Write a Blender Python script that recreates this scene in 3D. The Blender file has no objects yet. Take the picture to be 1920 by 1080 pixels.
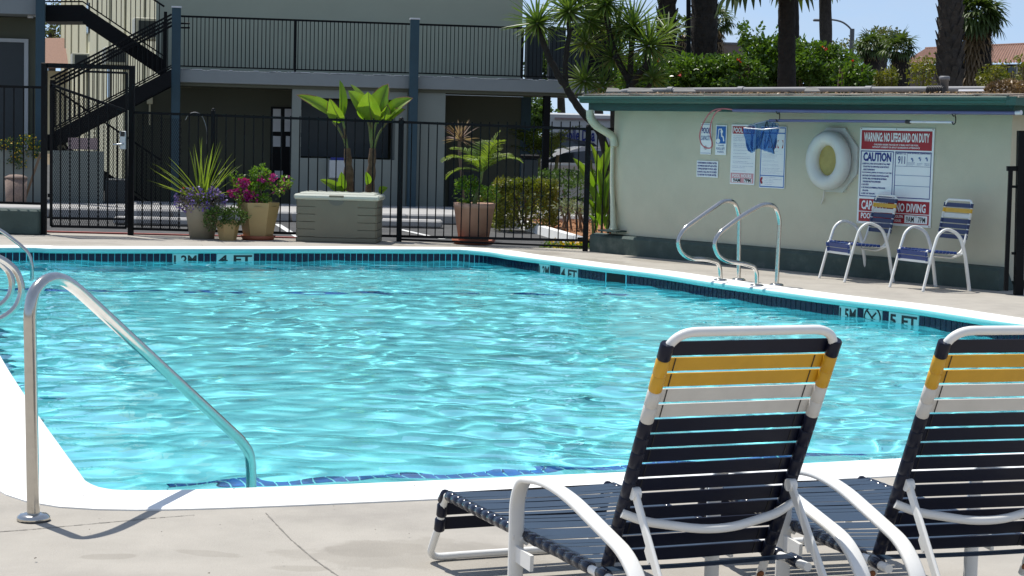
import bpy, bmesh, math, random
from mathutils import Vector as V, Matrix, Quaternion, noise as mnoise
random.seed(7)
S = bpy.context.scene
COL = S.collection
rad = math.radians

# ------------------------------------------------------------------ camera
FPX, CAM_H, TROLL, YH = 3500.0, 1.55, 0.025, 250.0
phi = math.atan(TROLL)
th = math.atan((540 - YH) / FPX * math.cos(phi))
FW = V((0, math.cos(th), -math.sin(th)))
U0 = V((0, math.sin(th), math.cos(th)))
R0 = V((1, 0, 0))
CR = R0 * math.cos(phi) + U0 * math.sin(phi)
CU = -R0 * math.sin(phi) + U0 * math.cos(phi)
CC = V((0, 0, CAM_H))
cam = bpy.data.cameras.new('camera')
cam.sensor_fit = 'HORIZONTAL'; cam.sensor_width = 36.0; cam.lens = FPX / 1920 * 36
cam.clip_start = 0.05; cam.clip_end = 6000
camo = bpy.data.objects.new('camera', cam); COL.objects.link(camo)
mw = Matrix.Identity(4)
for i in range(3):
    mw[i][0], mw[i][1], mw[i][2], mw[i][3] = CR[i], CU[i], -FW[i], CC[i]
camo.matrix_world = mw
S.camera = camo

# ------------------------------------------------------------------ world, sun, exposure
SUN_EL, SUN_AZ = 66.5, -44.0           # azimuth measured from +Y towards +X
world = bpy.data.worlds.new('World'); S.world = world; world.use_nodes = True
nt = world.node_tree; nt.nodes.clear()
wo = nt.nodes.new('ShaderNodeOutputWorld'); bg = nt.nodes.new('ShaderNodeBackground')
sky = nt.nodes.new('ShaderNodeTexSky'); sky.sky_type = 'NISHITA'; sky.sun_disc = False
sky.sun_elevation = rad(SUN_EL); sky.sun_rotation = rad(SUN_AZ % 360)
sky.air_density = 1.0; sky.dust_density = 0.3; sky.ozone_density = 2.0
wtc = nt.nodes.new('ShaderNodeTexCoord'); wmp = nt.nodes.new('ShaderNodeMapping')
wmp.inputs['Scale'].default_value = (2.2, 2.2, 7.0)
wno = nt.nodes.new('ShaderNodeTexNoise'); wno.inputs['Scale'].default_value = 2.2; wno.inputs['Detail'].default_value = 7; wno.inputs['Roughness'].default_value = .6
wrp = nt.nodes.new('ShaderNodeValToRGB'); wrp.color_ramp.elements[0].position = .46; wrp.color_ramp.elements[1].position = .78
wrp.color_ramp.elements[0].color = (.26, .26, .26, 1); wrp.color_ramp.elements[1].color = (.62, .62, .62, 1)
wmx = nt.nodes.new('ShaderNodeMixRGB'); wmx.inputs['Color2'].default_value = (4.0, 4.35, 4.9, 1)
wad = nt.nodes.new('ShaderNodeVectorMath'); wad.operation = 'ADD'; wad.inputs[1].default_value = (0, 0, .14)      # clear air: less of the milky band at the horizon
wnm = nt.nodes.new('ShaderNodeVectorMath'); wnm.operation = 'NORMALIZE'
nt.links.new(wtc.outputs['Generated'], wad.inputs[0]); nt.links.new(wad.outputs[0], wnm.inputs[0]); nt.links.new(wnm.outputs[0], sky.inputs['Vector'])
nt.links.new(wtc.outputs['Generated'], wmp.inputs['Vector']); nt.links.new(wmp.outputs['Vector'], wno.inputs['Vector'])
nt.links.new(wno.outputs['Fac'], wrp.inputs['Fac']); nt.links.new(wrp.outputs['Color'], wmx.inputs['Fac'])
nt.links.new(sky.outputs['Color'], wmx.inputs['Color1']); nt.links.new(wmx.outputs['Color'], bg.inputs['Color'])
bg.inputs['Strength'].default_value = 0.12
nt.links.new(bg.outputs['Background'], wo.inputs['Surface'])
sd = V((math.sin(rad(SUN_AZ)) * math.cos(rad(SUN_EL)), math.cos(rad(SUN_AZ)) * math.cos(rad(SUN_EL)), math.sin(rad(SUN_EL))))
sun = bpy.data.lights.new('sun', 'SUN'); sun.energy = 4.0; sun.angle = rad(.5); sun.color = (1, .965, .9)
suno = bpy.data.objects.new('sun', sun); COL.objects.link(suno)
suno.rotation_euler = sd.to_track_quat('Z', 'Y').to_euler(); suno.location = (0, 0, 30)
S.view_settings.view_transform = 'Standard'; S.view_settings.look = 'None'
S.view_settings.exposure = 0.38; S.view_settings.gamma = 1.0; S.view_settings.use_curve_mapping = False
S.render.engine = 'CYCLES'
cy = S.cycles
cy.use_denoising = True
cy.max_bounces = 12; cy.diffuse_bounces = 5; cy.glossy_bounces = 5; cy.transmission_bounces = 8; cy.transparent_max_bounces = 16
cy.caustics_reflective = False; cy.caustics_refractive = True
cy.sample_clamp_indirect = 4.0

# ------------------------------------------------------------------ photograph geometry -> place
def ray(px, py): return FW + CR * ((px - 960) / FPX) - CU * ((py - 540) / FPX)
def G(px, py, z=0.0):
    d = ray(px, py); return CC + d * ((z - CAM_H) / d.z)
def PY(px, py, Y):
    d = ray(px, py); return CC + d * (Y / d.y)
KD = FPX / 3000.0
def PK(px, py, Y): return PY(px, py, Y * KD)
def PV(px, py, p0, nrm):
    d = ray(px, py); return CC + d * ((V(p0) - CC).dot(nrm) / d.dot(nrm))
def proj(p):
    q = V(p) - CC; w = q.dot(FW); return 960 + FPX * q.dot(CR) / w, 540 - FPX * q.dot(CU) / w

# ------------------------------------------------------------------ materials
def N(nt, t, **kw):
    n = nt.nodes.new(t)
    for k, v in kw.items():
        if k in n.inputs: n.inputs[k].default_value = v
        else: setattr(n, k, v)
    return n
def hexc(r, g, b): return (r, g, b, 1)
def mat(name, col, rough=.6, metal=0.0, var=.12, scale=6.0, bump=0.0, bscale=40.0, spec=.5, coat=0.0, col2=None, c2=(.45, .62), c2scale=2.0, stretch=None):
    m = bpy.data.materials.new(name); m.use_nodes = True
    nt = m.node_tree; L = nt.links; b = nt.nodes['Principled BSDF']
    b.inputs['Roughness'].default_value = rough; b.inputs['Metallic'].default_value = metal
    b.inputs['Specular IOR Level'].default_value = spec; b.inputs['Coat Weight'].default_value = coat
    tc = N(nt, 'ShaderNodeTexCoord'); src = tc.outputs['Object']
    if stretch:
        mp = N(nt, 'ShaderNodeMapping'); mp.inputs['Scale'].default_value = stretch
        L.new(src, mp.inputs['Vector']); src = mp.outputs['Vector']
    no = N(nt, 'ShaderNodeTexNoise', Scale=scale, Detail=6.0, Roughness=.6); L.new(src, no.inputs['Vector'])
    rp = N(nt, 'ShaderNodeMapRange'); rp.inputs['From Min'].default_value = .25; rp.inputs['From Max'].default_value = .75
    rp.inputs['To Min'].default_value = 1 - var; rp.inputs['To Max'].default_value = 1 + var
    L.new(no.outputs['Fac'], rp.inputs['Value'])
    base = N(nt, 'ShaderNodeRGB'); base.outputs[0].default_value = (*col, 1); out = base.outputs[0]
    if col2:
        n2 = N(nt, 'ShaderNodeTexNoise', Scale=c2scale, Detail=7.0, Roughness=.65); L.new(src, n2.inputs['Vector'])
        r2 = N(nt, 'ShaderNodeMapRange'); r2.inputs['From Min'].default_value = c2[0]; r2.inputs['From Max'].default_value = c2[1]
        L.new(n2.outputs['Fac'], r2.inputs['Value'])
        mx = N(nt, 'ShaderNodeMixRGB'); mx.inputs['Color2'].default_value = (*col2, 1)
        L.new(r2.outputs['Result'], mx.inputs['Fac']); L.new(out, mx.inputs['Color1']); out = mx.outputs['Color']
    mu = N(nt, 'ShaderNodeMixRGB', blend_type='MULTIPLY'); mu.inputs['Fac'].default_value = 1
    L.new(out, mu.inputs['Color1']); L.new(rp.outputs['Result'], mu.inputs['Color2']); L.new(mu.outputs['Color'], b.inputs['Base Color'])
    if bump:
        nb = N(nt, 'ShaderNodeTexNoise', Scale=bscale, Detail=5.0, Roughness=.6); L.new(src, nb.inputs['Vector'])
        bp = N(nt, 'ShaderNodeBump', Strength=bump, Distance=.02); L.new(nb.outputs['Fac'], bp.inputs['Height']); L.new(bp.outputs['Normal'], b.inputs['Normal'])
    return m
def leafmat(name, col, col2=None, tr=.35, rough=.45, var=.3, scale=3.0):
    m = mat(name, col, rough, var=var, scale=scale, spec=.4, col2=col2, c2=(.4, .6), c2scale=1.7)
    nt = m.node_tree; b = nt.nodes['Principled BSDF']; out = nt.nodes['Material Output']
    t = N(nt, 'ShaderNodeBsdfTranslucent'); mx = N(nt, 'ShaderNodeMixShader'); mx.inputs[0].default_value = tr
    src = b.inputs['Base Color'].links[0].from_socket
    br = N(nt, 'ShaderNodeMixRGB', blend_type='MULTIPLY'); br.inputs['Fac'].default_value = 1; br.inputs['Color2'].default_value = (1.5, 1.6, .6, 1)
    nt.links.new(src, br.inputs['Color1']); nt.links.new(br.outputs['Color'], t.inputs['Color'])
    nt.links.new(b.outputs[0], mx.inputs[1]); nt.links.new(t.outputs[0], mx.inputs[2]); nt.links.new(mx.outputs[0], out.inputs['Surface'])
    return m
M = {}
M['concrete'] = mat('deck_concrete', (.375, .346, .30), .85, var=.1, scale=3.5, bump=.25, bscale=90, spec=.2, col2=(.31, .285, .25), c2=(.52, .7), c2scale=.9)
M['coping'] = mat('white_coping_paint', (.84, .83, .79), .55, var=.03, scale=5, bump=.1, bscale=60, spec=.25, col2=(.70, .69, .66), c2=(.62, .8), c2scale=1.5)
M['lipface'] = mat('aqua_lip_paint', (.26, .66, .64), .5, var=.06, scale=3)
M['asphalt'] = mat('asphalt', (.075, .075, .075), .9, var=.25, scale=12, bump=.3, bscale=150, spec=.2, col2=(.10, .098, .095), c2scale=.7)
M['soil'] = mat('dry_ground', (.16, .13, .09), .95, var=.3, scale=4, spec=.1)
M['kerb'] = mat('kerb_concrete', (.37, .36, .345), .85, var=.12, scale=5, bump=.2)
M['redpaint'] = mat('red_kerb_paint', (.38, .1, .08), .7, var=.3, scale=9)
M['linepaint'] = mat('lot_line_paint', (.6, .6, .58), .8, var=.25, scale=14)
M['plaster'] = mat('pool_plaster', (.23, .86, .945), .7, var=.04, scale=3, spec=.2)
M['walltile'] = mat('navy_glazed_tile', (.004, .010, .036), .16, var=.5, scale=3, spec=.28)
M['bluetile'] = mat('blue_trim_tile', (.01, .13, .45), .3, var=.65, scale=9)
M['grout'] = mat('grout', (.42, .5, .52), .8)
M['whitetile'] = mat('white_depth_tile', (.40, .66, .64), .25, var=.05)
M['blackprint'] = mat('black_print', (.01, .01, .012), .5)
M['black'] = mat('black_opening', (.004, .004, .005), .8)
M['hutwall'] = mat('sage_stucco', (.56, .53, .405), .9, var=.05, scale=2.2, bump=.22, bscale=90, spec=.12, col2=(.50, .48, .365), c2=(.48, .72), c2scale=.8)
M['plinth'] = mat('dark_green_plinth_paint', (.048, .075, .065), .75, var=.22, scale=6, bump=.2, bscale=30, col2=(.085, .105, .09), c2=(.55, .7), c2scale=3)
M['gutter'] = mat('green_gutter_paint', (.021, .09, .07), .4, var=.1, scale=4)
M['fascia'] = mat('dark_green_fascia_paint', (.012, .06, .048), .6, var=.12, scale=4)
M['downspout'] = mat('sage_downspout_paint', (.52, .53, .40), .6, var=.08, scale=6)
M['rooffelt'] = mat('weathered_roof_felt', (.24, .2, .165), .95, var=.25, scale=7, bump=.5, bscale=50, col2=(.32, .27, .21), c2scale=4)
M['greypvc'] = mat('grey_pipe', (.2, .2, .205), .55, var=.15, scale=6)
M['drypanel'] = mat('weathered_panel', (.12, .115, .105), .7, var=.3, scale=6)
M['chrome'] = mat('stainless_tube', (.54, .52, .48), .16, 1.0, var=.08, scale=25)
M['whitealu'] = mat('white_powder_coat', (.80, .785, .74), .32, var=.04, scale=8, spec=.5, col2=(.42, .35, .28), c2=(.69, .76), c2scale=11)
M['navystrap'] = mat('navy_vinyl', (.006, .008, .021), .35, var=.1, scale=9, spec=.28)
M['bluestrap'] = mat('faded_blue_vinyl', (.012, .042, .19), .4, var=.12, scale=9, spec=.5)
M['yellowstrap'] = mat('yellow_vinyl', (.62, .34, .02), .38, var=.12, scale=9)
M['whitestrap'] = mat('offwhite_vinyl', (.64, .615, .56), .45, var=.09, scale=9)
M['navywrap'] = mat('glossy_navy_wrap', (.006, .011, .028), .2, var=.1, scale=9, spec=.5)
M['rust'] = mat('rusty_bolt', (.25, .09, .03), .8, var=.4, scale=60)
M['fence'] = mat('black_fence_paint', (.0035, .004, .005), .5, var=.3, scale=20, spec=.15)
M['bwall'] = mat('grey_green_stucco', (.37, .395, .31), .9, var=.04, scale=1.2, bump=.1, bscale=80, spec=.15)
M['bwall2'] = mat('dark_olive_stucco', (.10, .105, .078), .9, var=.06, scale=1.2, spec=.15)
M['bwallp'] = mat('pale_sage_stucco', (.215, .24, .22), .9, var=.05, scale=1.2, spec=.15)
M['slab'] = mat('slab_edge_paint', (.22, .245, .25), .8, var=.05, scale=3)
M['bpost'] = mat('blue_teal_post_paint', (.019, .055, .078), .6, var=.12, scale=4)
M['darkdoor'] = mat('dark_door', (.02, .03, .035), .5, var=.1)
M['trim'] = mat('pale_trim', (.42, .45, .46), .6, var=.05)
M['cream'] = mat('cream_board', (.66, .62, .42), .85, var=.07, scale=3)
M['creamd'] = mat('tan_board', (.5, .47, .33), .85, var=.1, scale=3)
M['shingle'] = mat('brown_shingle', (.21, .12, .085), .9, var=.3, scale=18, bump=.5, bscale=40)
M['rooftile'] = mat('clay_tile', (.30, .175, .125), .85, var=.3, scale=6, col2=(.25, .13, .09), c2scale=3)
M['tanwall'] = mat('taupe_stucco', (.17, .14, .12), .9, var=.08)
M['glass'] = mat('dark_window_glass', (.02, .03, .035), .06, spec=.8)
M['papers'] = mat('white_notice_board', (.62, .64, .66), .5, var=.03)
M['pot_grey'] = mat('khaki_planter', (.27, .235, .165), .6, var=.08, scale=4)
M['pot_yellow'] = mat('mustard_planter', (.38, .265, .11), .5, var=.08, scale=4)
M['terracotta'] = mat('faded_terracotta', (.44, .265, .195), .8, var=.12, scale=5)
M['saucer'] = mat('red_clay_saucer', (.33, .10, .05), .7, var=.12, scale=5)
M['potsoil'] = mat('potting_soil', (.03, .02, .013), .95, var=.4, scale=30)
M['box_body'] = mat('olive_grey_resin', (.165, .155, .108), .6, var=.05, scale=5)
M['box_lid'] = mat('pale_sage_resin', (.47, .48, .40), .55, var=.04, scale=5)
M['leaf_banana'] = leafmat('banana_leaf', (.13, .24, .02), (.19, .28, .03), tr=.42, rough=.42, var=.2)
M['leaf_brown'] = mat('withered_leaf_edge', (.13, .06, .03), .9, var=.4, scale=20)
M['stem_green'] = mat('green_stem', (.13, .17, .04), .6, var=.3, scale=9, col2=(.13, .08, .035), c2=(.5, .6), c2scale=5)
M['stem_brown'] = mat('brown_banana_trunk', (.12, .075, .04), .85, var=.5, scale=14, bump=.5, bscale=30)
M['blade'] = leafmat('spiky_grass', (.16, .22, .03), (.22, .27, .05), tr=.4)
M['herb'] = leafmat('dark_herb', (.045, .085, .018), (.075, .13, .03), tr=.3)
M['lime'] = leafmat('lime_leaf', (.10, .19, .02), (.17, .26, .04), tr=.4)
M['purple'] = leafmat('purple_petals', (.17, .10, .42), (.28, .2, .55), tr=.3)
M['purplefol'] = leafmat('purplish_foliage', (.07, .075, .05), (.13, .10, .12), tr=.3)
M['magenta'] = leafmat('magenta_petals', (.30, .014, .16), (.42, .03, .22), tr=.3)
M['yellowfl'] = leafmat('yellow_petals', (.62, .36, .012), (.65, .45, .03), tr=.3)
M['redfl'] = leafmat('red_petals', (.5, .03, .02), tr=.3)
M['cordyline'] = leafmat('bronze_cordyline', (.22, .13, .12), (.32, .24, .2), tr=.35)
M['frond'] = leafmat('palm_frond', (.11, .18, .02), (.2, .25, .05), tr=.4)
M['yucca'] = leafmat('yucca_leaf', (.07, .125, .028), (.14, .205, .045), tr=.25, rough=.38)
M['hib'] = leafmat('hibiscus_leaf', (.05, .105, .013), (.10, .17, .025), tr=.35, rough=.33)
M['hedge'] = leafmat('hedge_leaf', (.105, .13, .014), (.19, .175, .025), tr=.3)
M['ltree'] = leafmat('grey_green_leaf', (.075, .095, .03), (.15, .16, .07), tr=.3)
M['fan'] = leafmat('fan_palm_leaf', (.045, .072, .018), (.08, .12, .03), tr=.3)
M['deadfan'] = leafmat('dead_palm_leaf', (.24, .165, .09), (.15, .10, .05), tr=.2)
M['silver'] = leafmat('silver_leaf', (.24, .27, .2), tr=.3)
M['mulch'] = mat('bark_mulch', (.26, .11, .045), .95, var=.5, scale=30, bump=.8, bscale=40, col2=(.38, .2, .09), c2scale=12)
M['bark'] = mat('palm_bark', (.02, .016, .012), .95, var=.5, scale=9, bump=.8, bscale=30)
M['bark2'] = mat('grey_palm_bark', (.05, .042, .034), .95, var=.5, scale=9, bump=.8, bscale=30)
M['twig'] = mat('woody_twig', (.16, .11, .07), .9, var=.3)
M['steelpole'] = mat('galvanised_pole', (.12, .125, .13), .5, var=.1)
M['carwhite'] = mat('white_car_paint', (.72, .73, .74), .2, coat=.6, var=.01)
M['carblue'] = mat('dark_car_paint', (.03, .035, .05), .2, coat=.6, var=.01)
M['tyre'] = mat('rubber', (.015, .015, .015), .8)
M['redlight'] = mat('red_tail_lamp', (.4, .01, .012), .25)
M['signwhite'] = mat('white_sign_face', (.80, .82, .82), .45, var=.03, scale=5)
M['signred'] = mat('red_print', (.36, .012, .022), .5, var=.05)
M['signpink'] = mat('faded_red_print', (.62, .30, .32), .5, var=.08)
M['signblue'] = mat('blue_print', (.012, .025, .21), .5, var=.05)
M['signsky'] = mat('sky_blue_print', (.012, .13, .42), .5, var=.05)
M['signpale'] = mat('faded_blue_print', (.10, .16, .34), .5, var=.05)
M['ringwhite'] = mat('white_ring_plastic', (.57, .575, .53), .4, var=.06, scale=3)
M['ringcore'] = mat('yellowed_core', (.36, .29, .09), .7, var=.18, scale=9)
M['poleblue'] = mat('anodised_blue_pole', (.12, .125, .24), .4, .3, var=.06)
M['polewhite'] = mat('bare_pole', (.62, .62, .64), .35, .3)
M['hookred'] = mat('red_plastic_hook', (.50, .15, .16), .5, var=.2, scale=9)
M['hookblack'] = mat('black_hook', (.012, .012, .013), .5)
M['lock'] = mat('satin_lock_metal', (.45, .48, .5), .35, .7)
M['bin'] = mat('pebbled_bin', (.22, .16, .13), .9, var=.3, scale=40)
M['pinkpanel'] = mat('dusty_pink_panel', (.36, .27, .27), .8)
M['acunit'] = mat('beige_air_conditioner', (.5, .49, .4), .6)
# blue net: thin translucent mesh cloth
def netmat():
    m = bpy.data.materials.new('blue_net_cloth'); m.use_nodes = True; nt = m.node_tree; b = nt.nodes['Principled BSDF']
    b.inputs['Base Color'].default_value = (.02, .10, .34, 1); b.inputs['Roughness'].default_value = .7
    t = N(nt, 'ShaderNodeBsdfTransparent'); t.inputs['Color'].default_value = (.55, .75, .95, 1)
    mx = N(nt, 'ShaderNodeMixShader'); mx.inputs[0].default_value = .62
    nt.links.new(b.outputs[0], mx.inputs[1]); nt.links.new(t.outputs[0], mx.inputs[2]); nt.links.new(mx.outputs[0], nt.nodes['Material Output'].inputs['Surface'])
    return m
M['net'] = netmat()
def watermat():
    m = bpy.data.materials.new('clear_pool_water'); m.use_nodes = True; nt = m.node_tree; nt.nodes.remove(nt.nodes['Principled BSDF'])
    g = N(nt, 'ShaderNodeBsdfGlass', Roughness=0.0, IOR=1.33); g.inputs['Color'].default_value = (.96, 1, 1, 1)
    tc = N(nt, 'ShaderNodeTexCoord'); no = N(nt, 'ShaderNodeTexNoise', Scale=9.0, Detail=3.0); nt.links.new(tc.outputs['Object'], no.inputs['Vector'])
    nt.links.new(g.outputs[0], nt.nodes['Material Output'].inputs['Surface'])
    return m
M['water'] = watermat()

# ------------------------------------------------------------------ object helpers
def tag(o, label=None, cat=None, group=None, kind=None):
    if label: o['label'] = label
    if cat: o['category'] = cat
    if group: o['group'] = group
    if kind: o['kind'] = kind
    return o
def thing(name, loc, label, cat, group=None, rz=0.0):
    o = bpy.data.objects.new(name, None); COL.objects.link(o); o.location = loc; o.rotation_euler = (0, 0, rz)
    o.empty_display_size = .1
    return tag(o, label, cat, group)
def inst(name, mesh, loc=(0, 0, 0), rot=None, parent=None, scale=None):
    o = bpy.data.objects.new(name, mesh); COL.objects.link(o); o.location = loc
    if rot is not None:
        if isinstance(rot, Quaternion): o.rotation_mode = 'QUATERNION'; o.rotation_quaternion = rot
        else: o.rotation_euler = rot
    if scale is not None: o.scale = scale
    if parent: o.parent = parent
    return o
def origin_of(o):
    p = V((0, 0, 0))
    while o: p = p + o.location; o = o.parent
    return p
def copy_tree(o, parent=None):
    c = o.copy(); COL.objects.link(c); c.parent = parent
    for ch in list(o.children): copy_tree(ch, c)
    return c
class MB:
    def __init__(s): s.v = []; s.f = []; s.sm = []; s.mi = []; s.cur = 0
    def add(s, vs, fs, smooth=False):
        k = len(s.v); s.v += [tuple(p) for p in vs]
        for f in fs: s.f.append(tuple(i + k for i in f)); s.sm.append(smooth); s.mi.append(s.cur)
        return s
    def box(s, c, size, rz=0.0, bev=0.0):
        R = Matrix.Rotation(rz, 3, 'Z')
        return s.obox(V(c), R @ V((1, 0, 0)), R @ V((0, 1, 0)), V((0, 0, 1)), size, bev)
    def obox(s, c, ax, ay, az, size, bev=0.0):
        hx, hy, hz = size[0] / 2, size[1] / 2, size[2] / 2; c = V(c)
        if bev <= 0:
            vs = [c + ax * (hx * i) + ay * (hy * j) + az * (hz * k) for k in (-1, 1) for j in (-1, 1) for i in (-1, 1)]
            return s.add(vs, [(0, 2, 3, 1), (4, 5, 7, 6), (0, 1, 5, 4), (2, 6, 7, 3), (0, 4, 6, 2), (1, 3, 7, 5)])
        bm = bmesh.new()
        for k in (-1, 1):
            for j in (-1, 1):
                for i in (-1, 1):
                    for d in range(3):
                        q = [hx - bev, hy - bev, hz - bev]; q[d] += bev
                        bm.verts.new(c + ax * (q[0] * i) + ay * (q[1] * j) + az * (q[2] * k))
        bmesh.ops.convex_hull(bm, input=bm.verts)
        bmesh.ops.dissolve_limit(bm, angle_limit=.01, verts=bm.verts, edges=bm.edges)
        bm.verts.index_update(); s.add([v.co.copy() for v in bm.verts], [[v.index for v in f.verts] for f in bm.faces]); bm.free()
        return s
    def beam(s, p0, p1, w, t, up=(0, 0, 1)):
        p0, p1 = V(p0), V(p1); d = p1 - p0; L = d.length; d.normalize()
        x = d.cross(V(up))
        if x.length < 1e-5: x = V((1, 0, 0))
        x.normalize(); z = x.cross(d)
        return s.obox((p0 + p1) / 2, x, d, z, (w, L, t))
    def quad(s, a, b, c, d): return s.add([a, b, c, d], [(0, 1, 2, 3)])
    def tube(s, pts, r, n=10, closed=False, caps=True, flat=None):
        pts = [V(p) for p in pts]; m = len(pts)
        T = []
        for i in range(m):
            a = pts[i - 1] if (i > 0 or closed) else pts[i]; b = pts[(i + 1) % m] if (i < m - 1 or closed) else pts[i]
            t = (b - a); T.append(t.normalized() if t.length > 1e-9 else V((0, 0, 1)))
        ref = V((0, 0, 1)) if abs(T[0].z) < .9 else V((1, 0, 0))
        X = T[0].cross(ref).normalized(); rings = []
        for i in range(m):
            if i: X = (X - T[i] * X.dot(T[i])).normalized()
            Y = T[i].cross(X); rr = r[i] if isinstance(r, (list, tuple)) else r
            fx, fy = flat or (1, 1)
            rings.append([pts[i] + X * (fx * rr * math.cos(6.28318 * k / n)) + Y * (fy * rr * math.sin(6.28318 * k / n)) for k in range(n)])
        vs = [p for q in rings for p in q]; fs = []
        for i in range(m if closed else m - 1):
            j = (i + 1) % m
            for k in range(n): fs.append((i * n + k, i * n + (k + 1) % n, j * n + (k + 1) % n, j * n + k))
        s.add(vs, fs, True)
        if caps and not closed:
            s.add(rings[0], [tuple(range(n))[::-1]]); s.add(rings[-1], [tuple(range(n))])
        return s
    def lathe(s, prof, c=(0, 0, 0), n=24, smooth=True, sq=None, rz=0.0):
        c = V(c); vs = []
        for r, z in prof:
            for k in range(n):
                a = 6.28318 * k / n + rz; q = 1.0
                vs.append(c + V((r * q * math.cos(a), r * q * math.sin(a), z)))
        fs = []
        for i in range(len(prof) - 1):
            for k in range(n): fs.append((i * n + k, i * n + (k + 1) % n, (i + 1) * n + (k + 1) % n, (i + 1) * n + k))
        return s.add(vs, fs, smooth)
    def disc(s, c, r, n=20, nz=1):
        c = V(c); vs = [c + V((r * math.cos(6.28318 * k / n), r * math.sin(6.28318 * k / n), 0)) for k in range(n)]
        return s.add(vs, [tuple(range(n))])
    def poly(s, pts): return s.add(pts, [tuple(range(len(pts)))])
    def prism(s, pts, off):
        off = V(off); n = len(pts); vs = [V(p) for p in pts] + [V(p) + off for p in pts]
        fs = [tuple(range(n))[::-1], tuple(range(n, 2 * n))] + [(i, (i + 1) % n, n + (i + 1) % n, n + i) for i in range(n)]
        return s.add(vs, fs)
    def blade(s, p, d, L, w, droop=.3, seg=4, fold=.25, up=V((0, 0, 1)), taper=None, roll=0.0):
        """a strap leaf starting at p along d, bending down by droop"""
        p = V(p); d = V(d).normalized(); side = d.cross(up)
        if side.length < .05: side = V((math.cos(roll * 7), math.sin(roll * 7), 0))
        side.normalize()
        if roll: side = Quaternion(d, roll) @ side
        vs = []; q = p.copy(); dd = d.copy()
        for i in range(seg + 1):
            t = i / seg; ww = w * (taper(t) if taper else (1 - t ** 2.2) * (.65 + .35 * min(1, t * 4)))
            nn = side.cross(dd).normalized()
            vs += [q - side * (ww / 2) + nn * (fold * ww), q, q + side * (ww / 2) + nn * (fold * ww)]
            dd = (dd - V((0, 0, 1)) * (droop / seg) * (.4 + t * 1.2)).normalized(); q = q + dd * (L / seg)
        fs = []
        for i in range(seg):
            for k in (0, 1): fs.append((i * 3 + k, i * 3 + k + 1, i * 3 + k + 4, i * 3 + k + 3))
        return s.add(vs, fs, True)
    def mesh(s, name, m, off=V((0, 0, 0))):
        me = bpy.data.meshes.new(name)
        me.from_pydata([(a - off.x, b - off.y, c - off.z) for a, b, c in s.v], [], s.f)
        me.polygons.foreach_set('use_smooth', s.sm)
        for q in (m if isinstance(m, list) else [m]): me.materials.append(q)
        if isinstance(m, list): me.polygons.foreach_set('material_index', s.mi)
        me.update(); return me
    def build(s, name, m, parent=None, at=None):
        """world-space vertices; the object sits at `at` or at its parent's own place"""
        base = origin_of(parent) if parent else V(at if at is not None else (0, 0, 0))
        me = s.mesh(name, m, base)
        o = bpy.data.objects.new(name, me); COL.objects.link(o)
        if parent: o.parent = parent
        else: o.location = base
        return o
def fillet(pts, r, n=6):
    pts = [V(p) for p in pts]; out = [pts[0]]
    for i in range(1, len(pts) - 1):
        a, b, c = pts[i - 1], pts[i], pts[i + 1]; rr = r[i - 1] if isinstance(r, (list, tuple)) else r
        la, lc = (a - b).length, (c - b).length; k = min(rr, la * .48, lc * .48)
        p0, p1 = b + (a - b).normalized() * k, b + (c - b).normalized() * k
        for j in range(n + 1):
            t = j / n; out.append(p0 * (1 - t) ** 2 + b * 2 * t * (1 - t) + p1 * t ** 2)
    out.append(pts[-1]); return out
def spline(pts, n=8, closed=False):
    pts = [V(p) for p in pts]; m = len(pts); out = []
    for i in range(m if closed else m - 1):
        p0 = pts[(i - 1) % m] if (closed or i) else pts[0] * 2 - pts[1]
        p1, p2 = pts[i], pts[(i + 1) % m]
        p3 = pts[(i + 2) % m] if (closed or i < m - 2) else pts[-1] * 2 - pts[-2]
        for k in range(n):
            t = k / n
            out.append(.5 * ((2 * p1) + (p2 - p0) * t + (2 * p0 - 5 * p1 + 4 * p2 - p3) * t * t + (3 * p1 - p0 - 3 * p2 + p3) * t ** 3))
    if not closed: out.append(pts[-1])
    return out
def text_mb(body, w, h, o, ex, ey, ez, bold=.02, align='L', depth=.0015, fit=True):
    """flat lettering filling the rectangle w x h whose lower left corner is o"""
    cu = bpy.data.curves.new('lettering', 'FONT'); cu.body = body; cu.size = 1; cu.offset = bold; cu.resolution_u = 2
    ob = bpy.data.objects.new('lettering', cu); me = bpy.data.meshes.new_from_object(ob)
    vs = [v.co.copy() for v in me.vertices]; fs = [tuple(p.vertices) for p in me.polygons]
    bpy.data.objects.remove(ob); bpy.data.curves.remove(cu); bpy.data.meshes.remove(me)
    x0, x1 = min(v.x for v in vs), max(v.x for v in vs); y0, y1 = min(v.y for v in vs), max(v.y for v in vs)
    sx = w / (x1 - x0); sy = h / (y1 - y0)
    if not fit: sx = min(sx, sy * .9)
    b = MB(); o, ex, ey, ez = V(o), V(ex), V(ey), V(ez)
    b.add([o + ex * ((v.x - x0) * sx) + ey * ((v.y - y0) * sy) + ez * depth for v in vs], fs)
    return b
rnd = random.uniform
def rdir(zmin=-1.0):
    while True:
        d = V((rnd(-1, 1), rnd(-1, 1), rnd(-1, 1)))
        if .05 < d.length < 1 and d.normalized().z >= zmin: return d.normalized()
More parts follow.
